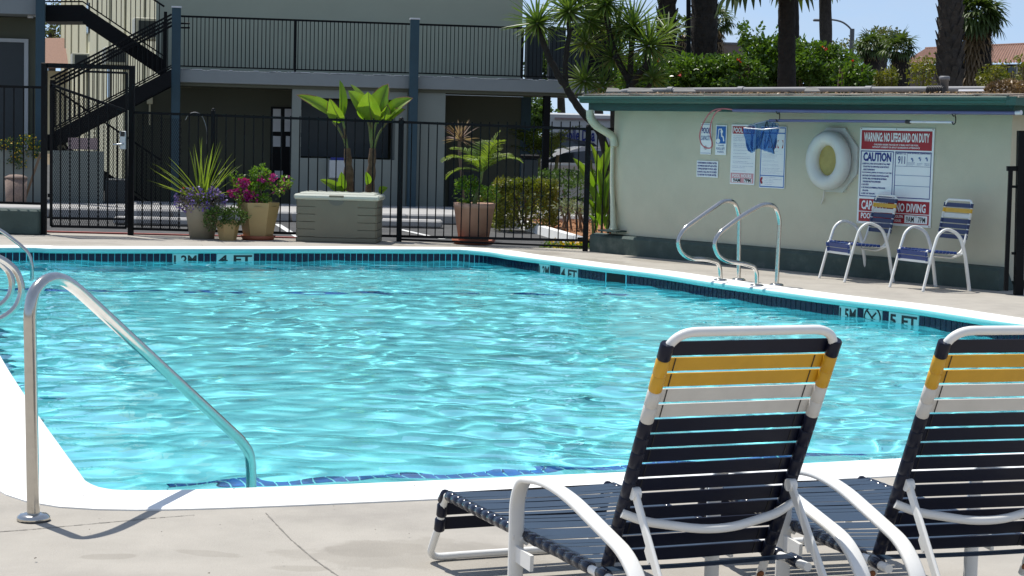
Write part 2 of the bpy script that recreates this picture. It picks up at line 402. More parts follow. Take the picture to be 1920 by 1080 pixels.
def leaves(mb, c, R, n, size, shell=.55, clump=2.6, zmin=-1.0, aspect=.5, tries=3, thr=-.05, bottom=None):
    """many leaf-sized folded faces through an ellipsoid, in clumps with gaps"""
    c = V(c); made = 0; k = 0
    while made < n and k < n * 12:
        k += 1
        d = rdir(zmin); r = shell + (1 - shell) * random.random() ** .6
        lump = 1 + .22 * mnoise.noise(d * 2.1 + c)
        p = c + V((d.x * R[0], d.y * R[1], d.z * R[2])) * (r * lump)
        if bottom is not None and p.z < bottom: continue
        if mnoise.noise(p * clump) < thr + rnd(-.15, .1): continue
        a = (d * .5 + rdir()).normalized(); b = a.cross(rdir()).normalized(); s = size * rnd(.6, 1.25)
        u = a * s; w = b * (s * aspect * .5); h = a.cross(b) * (s * .12)
        mb.add([p, p + u * .5 + w + h, p + u, p + u * .5 - w + h], [(0, 1, 2), (0, 2, 3)])
        made += 1
CAUSTIC = True
WAVE = 0.33
# ================================================================== POOL
ZU = V((0, 0, 1))
lip = [(165, 905), (150, 886), (120, 845), (60, 760), (0, 665)]
ctrl = [G(*p) for p in lip] + [V((x, y * KD, 0)) for x, y in ((-4.35, 13.0), (-5.65, 16.6), (-6.75, 18.55), (-6.6, 19.25), (-5.9, 19.62))]
far = [(100, 466.5), (250, 467), (420, 467), (600, 467), (730, 467.5), (850, 468.2), (880, 469.2), (920, 473), (960, 479.5), (1035, 489), (1110, 499), (1210, 511), (1260, 518), (1330, 529), (1430, 543), (1540, 558), (1700, 577), (1800, 592), (1920, 609)]
ctrl += [G(*p) for p in far]
ctrl += [V((x, y * KD, 0)) for x, y in ((5.6, 12.7), (6.5, 11.3), (6.3, 9.8), (5.0, 8.95), (3.6, 8.36))]
near = [(1680, 862), (1350, 879), (1000, 895), (700, 908), (470, 917), (320, 921.5), (240, 922), (195, 918)]
ctrl += [G(*p) for p in near]
raw = spline(ctrl, 10, True)
def resample(pts, step, closed=True):
    P = pts + [pts[0]] if closed else pts
    out = []; acc = 0.0; nxt = 0.0
    for a, b in zip(P[:-1], P[1:]):
        L = (b - a).length
        while nxt <= acc + L and L > 0:
            out.append(a.lerp(b, (nxt - acc) / L)); nxt += step
        acc += L
    if closed and (out[-1] - out[0]).length < step * .5: out.pop()
    return out
path = resample(raw, .08)
NP = len(path)
def normals(pts):
    n = len(pts); out = []
    for i in range(n):
        t = pts[(i + 3) % n] - pts[i - 3]; t.normalize(); out.append(V((t.y, -t.x, 0)))
    return out
area = sum(path[i].x * path[(i + 1) % NP].y - path[(i + 1) % NP].x * path[i].y for i in range(NP))
NO = normals(path)
if area < 0: NO = [-n for n in NO]           # outward
def off(d, z): return [path[i] + NO[i] * d + ZU * z for i in range(NP)]
def ringstrip(mb, loops, smooth=True, flip=False):
    n = len(loops[0]); vs = [p for q in loops for p in q]; fs = []
    for j in range(len(loops) - 1):
        for i in range(n):
            f = (j * n + i, j * n + (i + 1) % n, (j + 1) * n + (i + 1) % n, (j + 1) * n + i)
            fs.append(f[::-1] if flip else f)
    return mb.add(vs, fs, smooth)
COPW = .40
# coping: white painted band with a rounded lip that overhangs the tile
b = MB(); ringstrip(b, [off(COPW, -.05), off(COPW, .006), off(COPW - .02, .012), off(.03, .012), off(.010, .008), off(.002, .0)], False)
cop = tag(b.build('pool_coping', M['coping']), kind='structure')
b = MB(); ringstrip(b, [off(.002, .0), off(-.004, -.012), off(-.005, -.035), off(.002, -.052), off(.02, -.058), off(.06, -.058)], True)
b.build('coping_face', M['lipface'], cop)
# basin: wall, floor
WZ = -.150
TILE_OUT = .022
basin = MB()
ringstrip(basin, [off(.05, -.054), off(.028, -.056), off(.028, -.235), off(.02, -.25), off(.02, -.9), off(-.05, -1.15), off(-.16, -1.22)], False)
fl = off(-.16, -1.22)
bm = bmesh.new(); vs = [bm.verts.new(p) for p in fl[::2]]
es = [bm.edges.new((vs[i], vs[(i + 1) % len(vs)])) for i in range(len(vs))]
bmesh.ops.triangle_fill(bm, edges=es, use_beauty=True); bm.verts.index_update()
basin.add([v.co.copy() for v in bm.verts], [[v.index for v in f.verts] for f in bm.faces]); bm.free()
basin_o = tag(basin.build('pool_basin', M['plaster']), kind='structure')
# underwater bench along the near side, with a blue trimmed nose
def pidx(px, py=None):
    best = None
    for i in range(NP):
        p = path[i]
        if p.y < 4: continue
        x, y = proj(p + ZU * -.1)
        if py is not None and abs(y - py) > 60: continue
        if best is None or abs(x - px) < best[0]: best = (abs(x - px), i)
    return best[1]
i0, i1 = pidx(330, 918), pidx(1900, 850)
if i1 < i0: i0, i1 = i1, i0
seg = list(range(i0, i1 + 1))
if len(seg) > NP * .5: seg = list(range(i1, i0 + NP))
bench = MB()
def bl(d, z): return [path[i % NP] + NO[i % NP] * d + ZU * z for i in seg]
A, B, Cc = bl(.018, -.52), bl(-1.36, -.52), bl(-1.38, -1.23)
for X, Y in ((A, B), (B, Cc)):
    k = len(bench.v); bench.v += [tuple(p) for p in X + Y]; n = len(X)
    for i in range(n - 1): bench.f.append((k + i, k + i + 1, k + n + i + 1, k + n + i)); bench.sm.append(False); bench.mi.append(0)
bench_o = tag(bench.build('pool_bench', M['plaster'], basin_o))
tr = MB()
A, B, Cc = bl(-1.28, -.514), bl(-1.385, -.514), bl(-1.39, -.58)
for X, Y in ((A, B), (B, Cc)):
    X, Y = [q for p in X for q in (p, p)], [q for p in Y for q in (p, p)]
    for i in range(1, len(X) - 1, 2): X[i] = X[i].lerp(X[i + 1], .12); Y[i] = Y[i].lerp(Y[i + 1], .12)
    k = len(tr.v); tr.v += [tuple(p) for p in X + Y]; n = len(X)
    for i in range(1, n - 1, 2): tr.f.append((k + i, k + i + 1, k + n + i + 1, k + n + i)); tr.sm.append(False); tr.mi.append(0)
trim_o = tr.build('bench_trim', M['bluetile'], basin_o)
# blue line across the floor near the far end
lb = MB()
la, lc = G(-120, 548, -1.21), G(1330, 548, -1.21)
fa = [G(x, 505 + .0000 * x, -1.21) for x in range(-150, 1400, 60)]
fa = [V((p.x, KD * (17.45 + .19 * (p.x + 3) * .9), -1.212)) for p in fa]
for p, q in zip(fa[:-1], fa[1:]):
    lb.quad(p, q, q + V((-.03, .16, 0)), p + V((-.03, .16, 0)))
floorline_o = lb.build('floor_line', M['bluetile'], basin_o)
# waterline tiles, each its own piece
def tile_mesh(w, h, d, bev, name, m):
    t = MB(); t.obox((0, 0, 0), V((1, 0, 0)), V((0, 1, 0)), V((0, 0, 1)), (w, d, h), bev); return t.mesh(name, m)
tm = tile_mesh(.0705, .150, .012, .002, 'tile', M['walltile'])
wm = tile_mesh(.074, .150, .012, .002, 'depth_tile', M['whitetile'])
grout = MB()
a0, b0 = off(.030, -.057), off(.030, -.233)
iA, iB = pidx(-20, 478), pidx(1935, 620)
rng = list(range(iA, iB + 1)) if iA < iB else list(range(iB, iA + 1))
if len(rng) > NP * .6: rng = list(range(max(iA, iB), min(iA, iB) + NP + 1))
markers = [('1.2M', 331, 369, 478), ('4 FT', 415, 467, 478), ('1.2M', 1007, 1027, 500), ('4 FT', 1052, 1081, 505), ('1.5M', 1577, 1605, 580), ('nodive', 1625, 1647, 588), ('5 FT', 1669, 1715, 592)]
mset = {}
for k, (t, xa, xb, yy) in enumerate(markers):
    ia, ib = pidx(xa + 2, yy), pidx(xb - 2, yy)
    if abs(ib - ia) > NP / 2: continue
    lo, hi = min(ia, ib), max(ia, ib)
    for i in range(lo, hi + 1): mset[i] = k
    markers[k] = (t, lo, hi, yy)
sk0, sk1 = sorted((pidx(1134, 517), pidx(1164, 520)))
tcount = 0
for i in rng:
    i %= NP
    if sk0 <= i <= sk1: continue
    n = NO[i]; p = path[i] + n * .024 + ZU * -.134
    ang = math.atan2(n.y, n.x) + math.pi / 2
    if i in mset: continue
    inst('tile', tm, p, (0, 0, ang), basin_o); tcount += 1
# depth marker tiles with their print
for k, mk in enumerate(markers):
    t, lo, hi, yy = mk
    mid = (lo + hi) // 2; n = NO[mid]; tan = ZU.cross(n)            # seen from inside the pool
    xa, xb = path[lo] - (path[hi] - path[lo]).normalized() * .037, path[hi] + (path[hi] - path[lo]).normalized() * .037
    if proj(xa)[0] > proj(xb)[0]: xa, xb = xb, xa
    ex = (xb - xa).normalized(); W = (xb - xa).length; inn = -n
    c = (xa + xb) / 2 + n * .022 + ZU * -.134
    pb = MB(); pb.obox(c, ex, inn, ZU, (W, .014, .150), .002)
    po = pb.build('depth_marker', M['whitetile'], basin_o)
    o = c - ex * (W / 2) + inn * .0075 - ZU * .062
    if t == 'nodive':
        q = MB(); r = W * .44; cc = c + inn * .0085 - ZU * .01
        q.tube([cc + ex * (r * math.cos(a / 24 * 6.2832)) + ZU * (r * 1.05 * math.sin(a / 24 * 6.2832)) for a in range(24)], .008, 5, True)
        q.tube([cc + ex * (-.7 * r) + ZU * (.7 * r), cc + ex * (.7 * r) - ZU * (.7 * r)], .008, 5)
        q.tube([cc + ex * (-.1 * r), cc + ex * (.45 * r) + ZU * (.55 * r)], .009, 5)
        q.build('no_diving_symbol', M['blackprint'], po)
    else:
        text_mb(t, W * .92, .118, o + ex * W * .04, ex, ZU, inn, .03).build('lettering', M['blackprint'], po)
# skimmer mouth
n = NO[(sk0 + sk1) // 2]; ex = (path[sk1] - path[sk0]).normalized(); c = (path[sk0] + path[sk1]) / 2 + n * .05 - ZU * .134
b = MB(); b.obox(c, ex, n, ZU, ((path[sk1] - path[sk0]).length + .03, .06, .17)); b.build('skimmer_opening', M['black'], basin_o)

# water: a real rippled surface
random.seed(11)
waves = []
for k in range(64):
    L = .17 * (8.5 ** random.random()); a = random.gauss(1.45, 1.0)
    kk = 6.28318 / L; amp = .0036 * (L / .5) ** 1.1 * rnd(.5, 1.2)
    if L > .8: amp *= .5
    waves.append((kk * math.cos(a), kk * math.sin(a), rnd(0, 6.28), amp))
import numpy as np
polyx = np.array([p.x for p in off(.02, 0)]); polyy = np.array([p.y for p in off(.02, 0)])
x0, x1, y0, y1 = polyx.min(), polyx.max(), polyy.min(), polyy.max()
x1 = min(x1, 6.2)
st = .034
nx, ny = int((x1 - x0) / st) + 2, int((y1 - y0) / st) + 2
gx, gy = np.meshgrid(x0 + np.arange(nx) * st, y0 + np.arange(ny) * st)
def inside(px, py):
    r = np.zeros(px.shape, bool); m = len(polyx)
    for i in range(0, m):
        j = i - 1
        c = ((polyy[i] > py) != (polyy[j] > py))
        if not c.any(): continue
        xx = (polyx[j] - polyx[i]) * (py - polyy[i]) / (polyy[j] - polyy[i] + 1e-12) + polyx[i]
        r ^= c & (px < xx)
    return r
ins = inside(gx, gy)
# patches of calmer and livelier water
env = 1 + .30 * np.sin(gx * .9 + .6 * np.sin(gy * .7)) * np.sin(gy * .55 + 1.3) 
gz = np.zeros_like(gx)
wx = gx + .12 * np.sin(gy * 1.7 + .8) + .07 * np.sin(gx * 2.9 + gy * 1.1); wy = gy + .12 * np.sin(gx * 1.3) + .06 * np.sin(gy * 3.3 + gx * .7)
for kx, ky, ph, am in waves: gz += am * np.sin(kx * wx + ky * wy + ph)
gz = WZ + gz * env * WAVE
cell = ins[:-1, :-1] | ins[1:, :-1] | ins[:-1, 1:] | ins[1:, 1:]
idx = np.arange(nx * ny).reshape(ny, nx)
q = np.stack([idx[:-1, :-1], idx[:-1, 1:], idx[1:, 1:], idx[1:, :-1]], -1)[cell]
used = np.unique(q); remap = np.full(nx * ny, -1); remap[used] = np.arange(len(used))
co = np.stack([gx, gy, gz], -1).reshape(-1, 3)[used]; q = remap[q]
me = bpy.data.meshes.new('pool_water')
me.vertices.add(len(co)); me.vertices.foreach_set('co', co.astype('f').ravel())
me.loops.add(q.size); me.loops.foreach_set('vertex_index', q.astype('i').ravel())
me.polygons.add(len(q)); me.polygons.foreach_set('loop_start', np.arange(0, q.size, 4, dtype='i')); me.polygons.foreach_set('loop_total', np.full(len(q), 4, 'i'))
me.update(); me.validate(); me.polygons.foreach_set('use_smooth', np.ones(len(q), bool)); me.materials.append(M['water'])
water = bpy.data.objects.new('pool_water', me); COL.objects.link(water); tag(water, kind='structure')
if CAUSTIC:
    sun.cycles.is_caustics_light = True
    water.cycles.is_caustics_caster = True
    for o in [basin_o, bench_o, trim_o, floorline_o]: o.cycles.is_caustics_receiver = True

# ================================================================== GROUND
FENCE_Y = 22.4 * KD
HO = G(1107, 472); H1 = G(1895, 548); HE = (H1 - HO).normalized(); HN = V((HE.y, -HE.x, 0))
def fill(name, outer, hole, m, z, kind='structure', parent=None):
    bm = bmesh.new(); es = []
    for loop in ([outer] + ([hole] if hole else [])):
        vs = [bm.verts.new((p[0], p[1], z)) for p in loop]
        es += [bm.edges.new((vs[i], vs[(i + 1) % len(vs)])) for i in range(len(vs))]
    bmesh.ops.triangle_fill(bm, edges=es, use_beauty=True)
    bmesh.ops.recalc_face_normals(bm, faces=bm.faces)
    for f in bm.faces:
        if f.normal.z < 0: f.normal_flip()
    me = bpy.data.meshes.new(name); bm.to_mesh(me); bm.free(); me.materials.append(m)
    o = bpy.data.objects.new(name, me); COL.objects.link(o)
    if parent: o.parent = parent
    return tag(o, kind=kind) if kind else o
DX0, DX1, DY0 = -16.0, 14.0, -8.0
deck_outer = [(DX0, DY0), (DX1, DY0), (DX1, FENCE_Y + .12), (2.2, FENCE_Y + .12), (1.0, 21.75 * KD), (-1.6, FENCE_Y + .1), (DX0, FENCE_Y - .25)]
deck = fill('pool_deck', deck_outer, [p for p in off(COPW - .03, 0)[::3]], M['concrete'], 0.0)
lot = fill('parking_lot', [(DX0, FENCE_Y - .32), (-1.6, FENCE_Y + .03), (1.0, 21.68 * KD), (2.2, FENCE_Y), (DX1, FENCE_Y), (DX1 + 20, 70), (-40, 70), (-40, FENCE_Y - .32)], None, M['asphalt'], -.05)
R_ = 2500
gb = MB()
for x0_, x1_, y0_, y1_ in ((-R_, -40, -R_, R_), (DX1 + 20, R_, -R_, R_), (-40, DX1 + 20, 70, R_), (-40, DX1 + 20, -R_, DY0), (-40, DX0, DY0, FENCE_Y - .32), (DX1, DX1 + 20, DY0, 70)):
    gb.quad((x0_, y0_, -.06), (x1_, y0_, -.06), (x1_, y1_, -.06), (x0_, y1_, -.06))
tag(gb.build('ground', M['soil']), kind='structure')
# cracks and saw cuts of the deck: recessed dark joints with a worn edge
def joint(px, w):
    pts = [G(*p) for p in px]; jb = MB()
    fine = []
    for a, c in zip(pts[:-1], pts[1:]):
        for k in range(14): fine.append(a.lerp(c, k / 14))
    fine.append(pts[-1])
    for i in range(len(fine) - 1):
        a, c = fine[i], fine[i + 1]; s = (c - a).cross(ZU).normalized() * (w * rnd(.35, 1.1) / 2)
        j = V((rnd(-.0015, .0015), rnd(-.0015, .0015), 0))
        jb.quad(a - s + ZU * .002 + j, c - s + ZU * .002, c + s + ZU * .002, a + s + ZU * .002 + j)
    return jb.build('expansion_joint', M['joint'], deck)
M['joint'] = mat('joint_dirt', (.21, .195, .17), .95, var=.4, scale=30)
joint([(-60, 1002), (60, 993), (180, 982), (300, 971), (365, 966)], .008)
joint([(498, 962), (545, 1012), (590, 1050), (640, 1085), (700, 1130)], .007)
joint([(1500, 990), (1700, 975), (1960, 950)], .007)
joint([(0, 448), (230, 447), (420, 449)], .02)
joint([(1180, 480), (1280, 484), (1420, 507)], .015)
# damp and worn stains on the concrete: patches with their own outline in the deck's material
def stain_nodes(m, spots):
    nt = m.node_tree; L = nt.links; b = nt.nodes['Principled BSDF']; src = b.inputs['Base Color'].links[0].from_socket
    tc = N(nt, 'ShaderNodeTexCoord'); no = N(nt, 'ShaderNodeTexNoise', Scale=5.0, Detail=6.0, Roughness=.6); L.new(tc.outputs['Object'], no.inputs['Vector'])
    for c, rx, ry, ang, k in spots:
        mp = N(nt, 'ShaderNodeMapping', vector_type='TEXTURE'); mp.inputs['Location'].default_value = (c.x, c.y, 0); mp.inputs['Rotation'].default_value = (0, 0, ang); mp.inputs['Scale'].default_value = (rx, ry, 1)
        L.new(tc.outputs['Object'], mp.inputs['Vector'])
        ln = N(nt, 'ShaderNodeVectorMath', operation='LENGTH'); L.new(mp.outputs['Vector'], ln.inputs[0])
        ad = N(nt, 'ShaderNodeMath', operation='MULTIPLY_ADD'); ad.inputs[1].default_value = 1.5; L.new(no.outputs['Fac'], ad.inputs[0]); L.new(ln.outputs['Value'], ad.inputs[2])
        mr = N(nt, 'ShaderNodeMapRange'); mr.inputs['From Min'].default_value = 1.62; mr.inputs['From Max'].default_value = 1.78; mr.inputs['To Min'].default_value = 1; mr.inputs['To Max'].default_value = 0
        L.new(ad.outputs[0], mr.inputs['Value'])
        mu = N(nt, 'ShaderNodeMath', operation='MULTIPLY'); mu.inputs[1].default_value = k; L.new(mr.outputs['Result'], mu.inputs[0])
        mx = N(nt, 'ShaderNodeMixRGB', blend_type='MULTIPLY'); mx.inputs['Color2'].default_value = (.60, .585, .555, 1)
        L.new(mu.outputs[0], mx.inputs['Fac']); L.new(src, mx.inputs['Color1']); src = mx.outputs['Color']
    L.new(src, b.inputs['Base Color'])
stain_nodes(M['concrete'], [(G(800, 1040), .52, .26, .05, .3), (G(690, 1028), .2, .14, 0, .2), (G(560, 1065), .12, .05, 0, .35), (G(205, 1043), .10, .05, .2, .35), (G(385, 1037), .15, .05, -.3, .3), (G(1100, 489), .7, .35, -.8, .5), (G(1235, 490), .45, .25, -.8, .5), (G(700, 458), .5, .35, 0, .55), (G(840, 462), .7, .25, .2, .5), (G(120, 455), .8, .3, 0, .3), (G(1750, 575), .35, .12, -.8, .3), (G(1480, 520), .4, .2, -.8, .3), (G(1010, 474), .4, .3, 0, .5)])

gr_ = MB()
for k in range(420):
    p = V((rnd(-4.5, 3), rnd(4.8, 8.2), .004)) if k < 300 else G(rnd(0, 1850), rnd(456, 540), .004)
    s_ = rnd(.002, .006) if k < 300 else rnd(.006, .016); a = rnd(0, 6.28); n_ = random.choice((4, 5, 6))
    if p.y > 6.4 and k < 300 and random.random() < .5: continue
    inside_pool = False
    m_ = NP
    for i in range(0, m_, 4):
        A_, B_ = path[i], path[i - 4]
        if (A_.y > p.y) != (B_.y > p.y) and p.x < (B_.x - A_.x) * (p.y - A_.y) / (B_.y - A_.y) + A_.x: inside_pool = not inside_pool
    if inside_pool: continue
    gr_.add([p + V((math.cos(a + 6.2832 * j / n_) * s_ * rnd(.6, 1.3), math.sin(a + 6.2832 * j / n_) * s_ * rnd(.6, 1.3), rnd(.008, .012))) for j in range(n_)], [tuple(range(n_))])
M['grit'] = mat('dark_grit', (.09, .075, .055), .9, var=.5, scale=40)
tag(gr_.build('grit', M['grit']), 'tiny dark specks of grit scattered on the pool deck', 'grit', kind='stuff')
# ================================================================== POOL HOUSE
def H(u, v, n=0.0): return HO + HE * u + HN * n + ZU * v
def hray(px, py, n=0.0):
    p = PV(px, py, HO + HN * n, HN); q = p - HO; return q.dot(HE), p.z
WN = -.13
uL = hray(1150, 300, WN)[0]; uR = hray(1890, 400, WN)[0]; HW = uR - uL
vTop = hray(1500, 180, .42)[1]
vPl = hray(1500, 472, 0)[1]
hut = thing('pool_house', H((uL + uR) / 2, 0, WN), 'low sage green pool house with green gutter and dark green base', 'pool house')
DEP = 3.2
def hbox(mb, u0, u1, v0, v1, n0, n1, bev=0.0): return mb.obox(H((u0 + u1) / 2, (v0 + v1) / 2, (n0 + n1) / 2), HE, HN, ZU, (u1 - u0, n1 - n0, v1 - v0), bev)
b = MB(); hbox(b, uL, uR, .1, vTop - .06, WN - .18, WN); hbox(b, uL, uL + .18, .1, vTop - .06, WN - DEP, WN - .182); hbox(b, uR - .18, uR, .1, vTop - .06, WN - DEP, WN - .182); hbox(b, uL + .182, uR - .182, .1, vTop - .06, WN - DEP, WN - DEP + .18)
b.build('wall', M['hutwall'], hut)
b = MB()
b.prism([H(-.02, -.02, WN - .17), H(-.02, -.02, 0), H(-.02, vPl - .03, 0), H(-.02, vPl, -.03), H(-.02, vPl + .015, WN + .002)], HE * (uR + .02 + .02))
b.build('base_plinth', M['plinth'], hut)
# gutter: an ogee channel on the eave, fascia board behind
gN = .36
gL = hray(1083, 185, gN)[0]; gR = hray(1893, 185, gN)[0]
vB = hray(1300, 194, gN)[1]; vF = hray(1300, 209, gN - .13)[1]
prof = [(gN - .12, vB), (gN - .05, vB), (gN - .03, vB + .02), (gN - .025, vB + .045), (gN, vTop - .035), (gN, vTop - .008), (gN - .012, vTop), (gN - .02, vTop - .004), (gN - .04, vB + .035), (gN - .12, vB + .03)]
b = MB(); b.prism([H(gL, v, n) for n, v in prof], HE * (gR - gL))
# return of the gutter along the right hand end
b.obox(H(gR + .02, (vB + vTop) / 2, gN - 1.7), HE, HN, ZU, (.12, 3.4, vTop - vB))
b.build('gutter', M['gutter'], hut)
b = MB(); hbox(b, gL + .08, gR - .03, vF, vTop - .02, gN - .165, gN - .125); hbox(b, gR - .07, gR - .032, vF, vTop - .02, gN - 3.4, gN - .17); hbox(b, gL + .08, gL + .12, vF, vTop - .02, gN - 3.4, gN - .17)
b.build('fascia', M['fascia'], hut)
b = MB(); hbox(b, gL + .122, gR - .072, vF + .03, vF + .05, WN + .002, gN - .17); b.build('soffit', M['fascia'], hut)
# roof deck
rv = vTop + .06
def roofv(n): return vTop - .012 + (gN - n) * .034
b = MB(); b.prism([H(gL + .05, roofv(gN - .02) , gN - .02), H(gL + .05, roofv(gN - .02) + .02, gN - .03), H(gL + .05, roofv(-3.4) + .02, -3.4), H(gL + .05, roofv(-3.4), -3.4)], HE * (gR - gL + .05))
b.build('roof', M['rooffelt'], hut)
# weathered edge shingles at the eave, each lifting a little
for k in range(15):
    u0 = gL + .08 + k * (gR - gL - .1) / 15; w = (gR - gL - .1) / 15 - .012
    b = MB(); t = rnd(-.006, .012)
    b.prism([H(u0, roofv(gN) + .022 + t, gN - .015), H(u0 + w, roofv(gN) + .022 + rnd(-.003, .006), gN - .015), H(u0 + w, roofv(gN - .5) + .03, gN - .5), H(u0, roofv(gN - .5) + .03, gN - .5)], ZU * .012)
    b.build('shingle', M['rooffelt'], hut)
# downspout elbow at the left end
p = [H(*hray(1106, 207, gN - .1), gN - .1), H(*hray(1107, 222, gN - .1), gN - .1), H(*hray(1118, 236, .18), .18), H(*hray(1150, 256, WN + .05), WN + .05), H(*hray(1152, 275, WN + .05), WN + .05)]
b = MB(); b.tube(fillet(p, .07, 5), .052, 12); 
for k in range(9):
    q = fillet(p, .07, 5); i = 2 + k
    if i < len(q) - 1: b.tube([q[i] - (q[i + 1] - q[i]).normalized() * .006, q[i] + (q[i + 1] - q[i]).normalized() * .006], .058, 12)
b.build('downspout', M['downspout'], hut)
p = [H(uL + .03, hray(1150, 275, WN + .05)[1], WN + .05), H(uL + .035, 1.0, WN + .05), H(uL + .10, .38, WN + .06), H(uL + .10, .32, WN + .06)]
b = MB(); b.tube(p, [.05, .05, .075, .11], 10, flat=(1, .55)); b.build('lower_downspout', M['downspout'], hut)
b = MB(); hbox(b, uL - .05, uL + .3, .29, .312, WN, .06); b.build('splash_lip', M['plinth'], hut)
# light switch and dull patches on the plinth right of the corner
# --- solar pipes and panels on the roof
def rp(px, n, dv=0.0):
    u = hray(px, 170, n)[0]; return H(u, roofv(n) + .02 + dv, n)
def topthing(name, mb, m, label, cat, at, group=None): return tag(mb.build(name, m, None, at), label, cat, group)
nP = -1.5
b = MB(); pts = [rp(1163, nP, .03), rp(1166, nP, .045), rp(1180, nP, .06), rp(1260, nP, .066), rp(1500, nP, .07), rp(1915, nP, .07), rp(1990, nP, .07)]
pp = thing('roof_pipe', pts[0], 'long grey pipe lying along the whole length of the pool house roof', 'pipe')
b.tube(fillet(pts, .1, 4), .036, 10); b.build('pipe', M['greypvc'], pp)
for x in (1258, 1390, 1630): 
    b = MB(); c = rp(x, nP, .069); b.tube([c - HE * .05, c + HE * .05], .046, 12); b.build('coupling', M['greypvc'], pp)
for x in (1215, 1360, 1480, 1600, 1720, 1850):
    b = MB(); c = rp(x, nP, .016); b.obox(c, HE, HN, ZU, (.05, .10, .06)); b.build('pipe_support', M['drypanel'], pp)
for k, (xa, xb, w) in enumerate(((1136, 1165, .55), (1176, 1225, .5), (1262, 1305, .45), (1508, 1538, .3))):
    b = MB(); n0 = -.55
    a, c = rp(xa, n0, .02), rp(xb, n0, .02)
    b.prism([a, c, rp(xb - 6, n0 - w, .065), rp(xa + 3, n0 - w, .075)], ZU * .03)
    tag(b.build('roof_panel', M['drypanel'], None, a), ['tilted weathered flat panel at the left tip of the pool house roof', 'long weathered flat panel on the roof above the downspout end', 'weathered flat panel on the roof behind the coupling of the pipe', 'small weathered panel lying mid roof below the hibiscus'][k], 'panel', 'loose panels on the pool house roof')
b = MB(); c = rp(1770, -.9, .02); b.lathe([(.0, 0), (.05, 0), (.05, .15), (.062, .15), (.062, .19), (.05, .2), (0, .2)], c, 14)
topthing('vent_pipe', b, M['greypvc'], 'short grey vent stub with cap standing on the roof before the scaly palm', 'vent', c)
b = MB(); a = rp(1741, -.8, .06)
for k in range(9): b.tube([a + HE * (k * .024), a + HE * (k * .024 + .014)], .055, 10)
b.tube([a, a + HE * .22], .045, 8)
topthing('corrugated_hose', b, M['hookblack'], 'short black corrugated hose on the roof beside the vent stub', 'hose', a)
b = MB(); a, c = rp(1798, -.7, .05), rp(1885, -.7, .05); b.tube([a, c], .014, 8)
topthing('white_pipe', b, M['polewhite'], 'thin white pipe lying low near the right end of the roof', 'pipe', a)
b = MB()
for k in range(1500):
    n = gN - .05 - random.random() ** 1.6 * 1.7; u = gL + .1 + rnd(0, gR - gL - .3)
    if mnoise.noise(V((u * 1.3, n * 2, 3))) < -.05: continue
    p = H(u, roofv(n) + .035 + rnd(0, .025), n); a = rdir(); a.z *= .3; s = rnd(.012, .04); w = a.cross(ZU).normalized() * s * .35
    b.add([p - a * s, p + w, p + a * s, p - w], [(0, 1, 2), (0, 2, 3)])
for k in range(900):
    c = rp(1893, -.45, .03); d = rdir(0); p = c + V((d.x * .26, d.y * .2, abs(d.z) * .13)); a = rdir(); s = rnd(.02, .05); w = a.cross(rdir()).normalized() * s * .3
    b.add([p - a * s, p + w, p + a * s, p - w], [(0, 1, 2), (0, 2, 3)])
M['litter'] = leafmat('dry_leaf_litter', (.30, .19, .085), (.14, .09, .05), tr=.1)
tag(b.build('leaf_litter', M['litter']), 'dry brown leaf litter scattered over the pool house roof', 'leaf litter', kind='stuff')

# --- signs on the wall
SN = WN + .004
def signrect(px):   # corners TL TR BR BL in pixels -> (u0,u1,v0,v1)
    q = [hray(x, y, SN) for x, y in px]
    return (q[0][0] + q[3][0]) / 2, (q[1][0] + q[2][0]) / 2, (q[2][1] + q[3][1]) / 2, (q[0][1] + q[1][1]) / 2
class Sign:
    def __init__(s, name, px, label, cat='sign', curl=0.0, rot=0.0):
        s.u0, s.u1, s.v0, s.v1 = signrect(px); s.W, s.Hh = s.u1 - s.u0, s.v1 - s.v0
        s.c = H((s.u0 + s.u1) / 2, (s.v0 + s.v1) / 2, SN + .006)
        b = MB(); b.obox(s.c, HE, HN, ZU, (s.W, .006, s.Hh), .0015); s.o = b.build(name, M['signwhite'], None, s.c); tag(s.o, label, cat)
        s.lay = .0042
    def P(s, x, y): return s.c + HE * ((x - .5) * s.W) + ZU * ((.5 - y) * s.Hh)
    def rect(s, name, x0, y0, x1, y1, m, lay=None):
        b = MB(); k = (lay or s.lay); o = HN * k
        b.quad(s.P(x0, y1) + o, s.P(x1, y1) + o, s.P(x1, y0) + o, s.P(x0, y0) + o); b.f = [f for f in b.f]; return b.build(name, M[m], s.o)
    def frame(s, name, x0, y0, x1, y1, m, t=.006):
        b = MB(); o = HN * .0044; tx = t / s.W; ty = t / s.Hh
        for (a, c, d, e) in ((x0, y0, x1, y0 + ty), (x0, y1 - ty, x1, y1), (x0, y0 + ty, x0 + tx, y1 - ty), (x1 - tx, y0 + ty, x1, y1 - ty)):
            b.quad(s.P(a, e) + o, s.P(c if False else d, e) + o, s.P(d, c) + o, s.P(a, c) + o)
        return b.build(name, M[m], s.o)
    def text(s, t, x0, y0, x1, y1, m, bold=.02, lay=.0062):
        return text_mb(t, (x1 - x0) * s.W, (y1 - y0) * s.Hh, s.P(x0, y1) + HN * lay, HE, ZU, HN, bold, depth=0).build('lettering', M[m], s.o)
    def lines(s, rows, m, bold=.02):
        """rows: (text, x0, y0, x1, y1) -> one lettering part"""
        big = MB()
        for t, x0, y0, x1, y1 in rows:
            q = text_mb(t, (x1 - x0) * s.W, (y1 - y0) * s.Hh, s.P(x0, y1) + HN * .0062, HE, ZU, HN, bold, depth=0); big.add(q.v, q.f)
        return big.build('lettering', M[m], s.o)
s = Sign('warning_sign', [(1614, 240), (1752, 240), (1747, 429), (1607, 417)], 'large red and white no lifeguard warning sign behind the two armchairs')
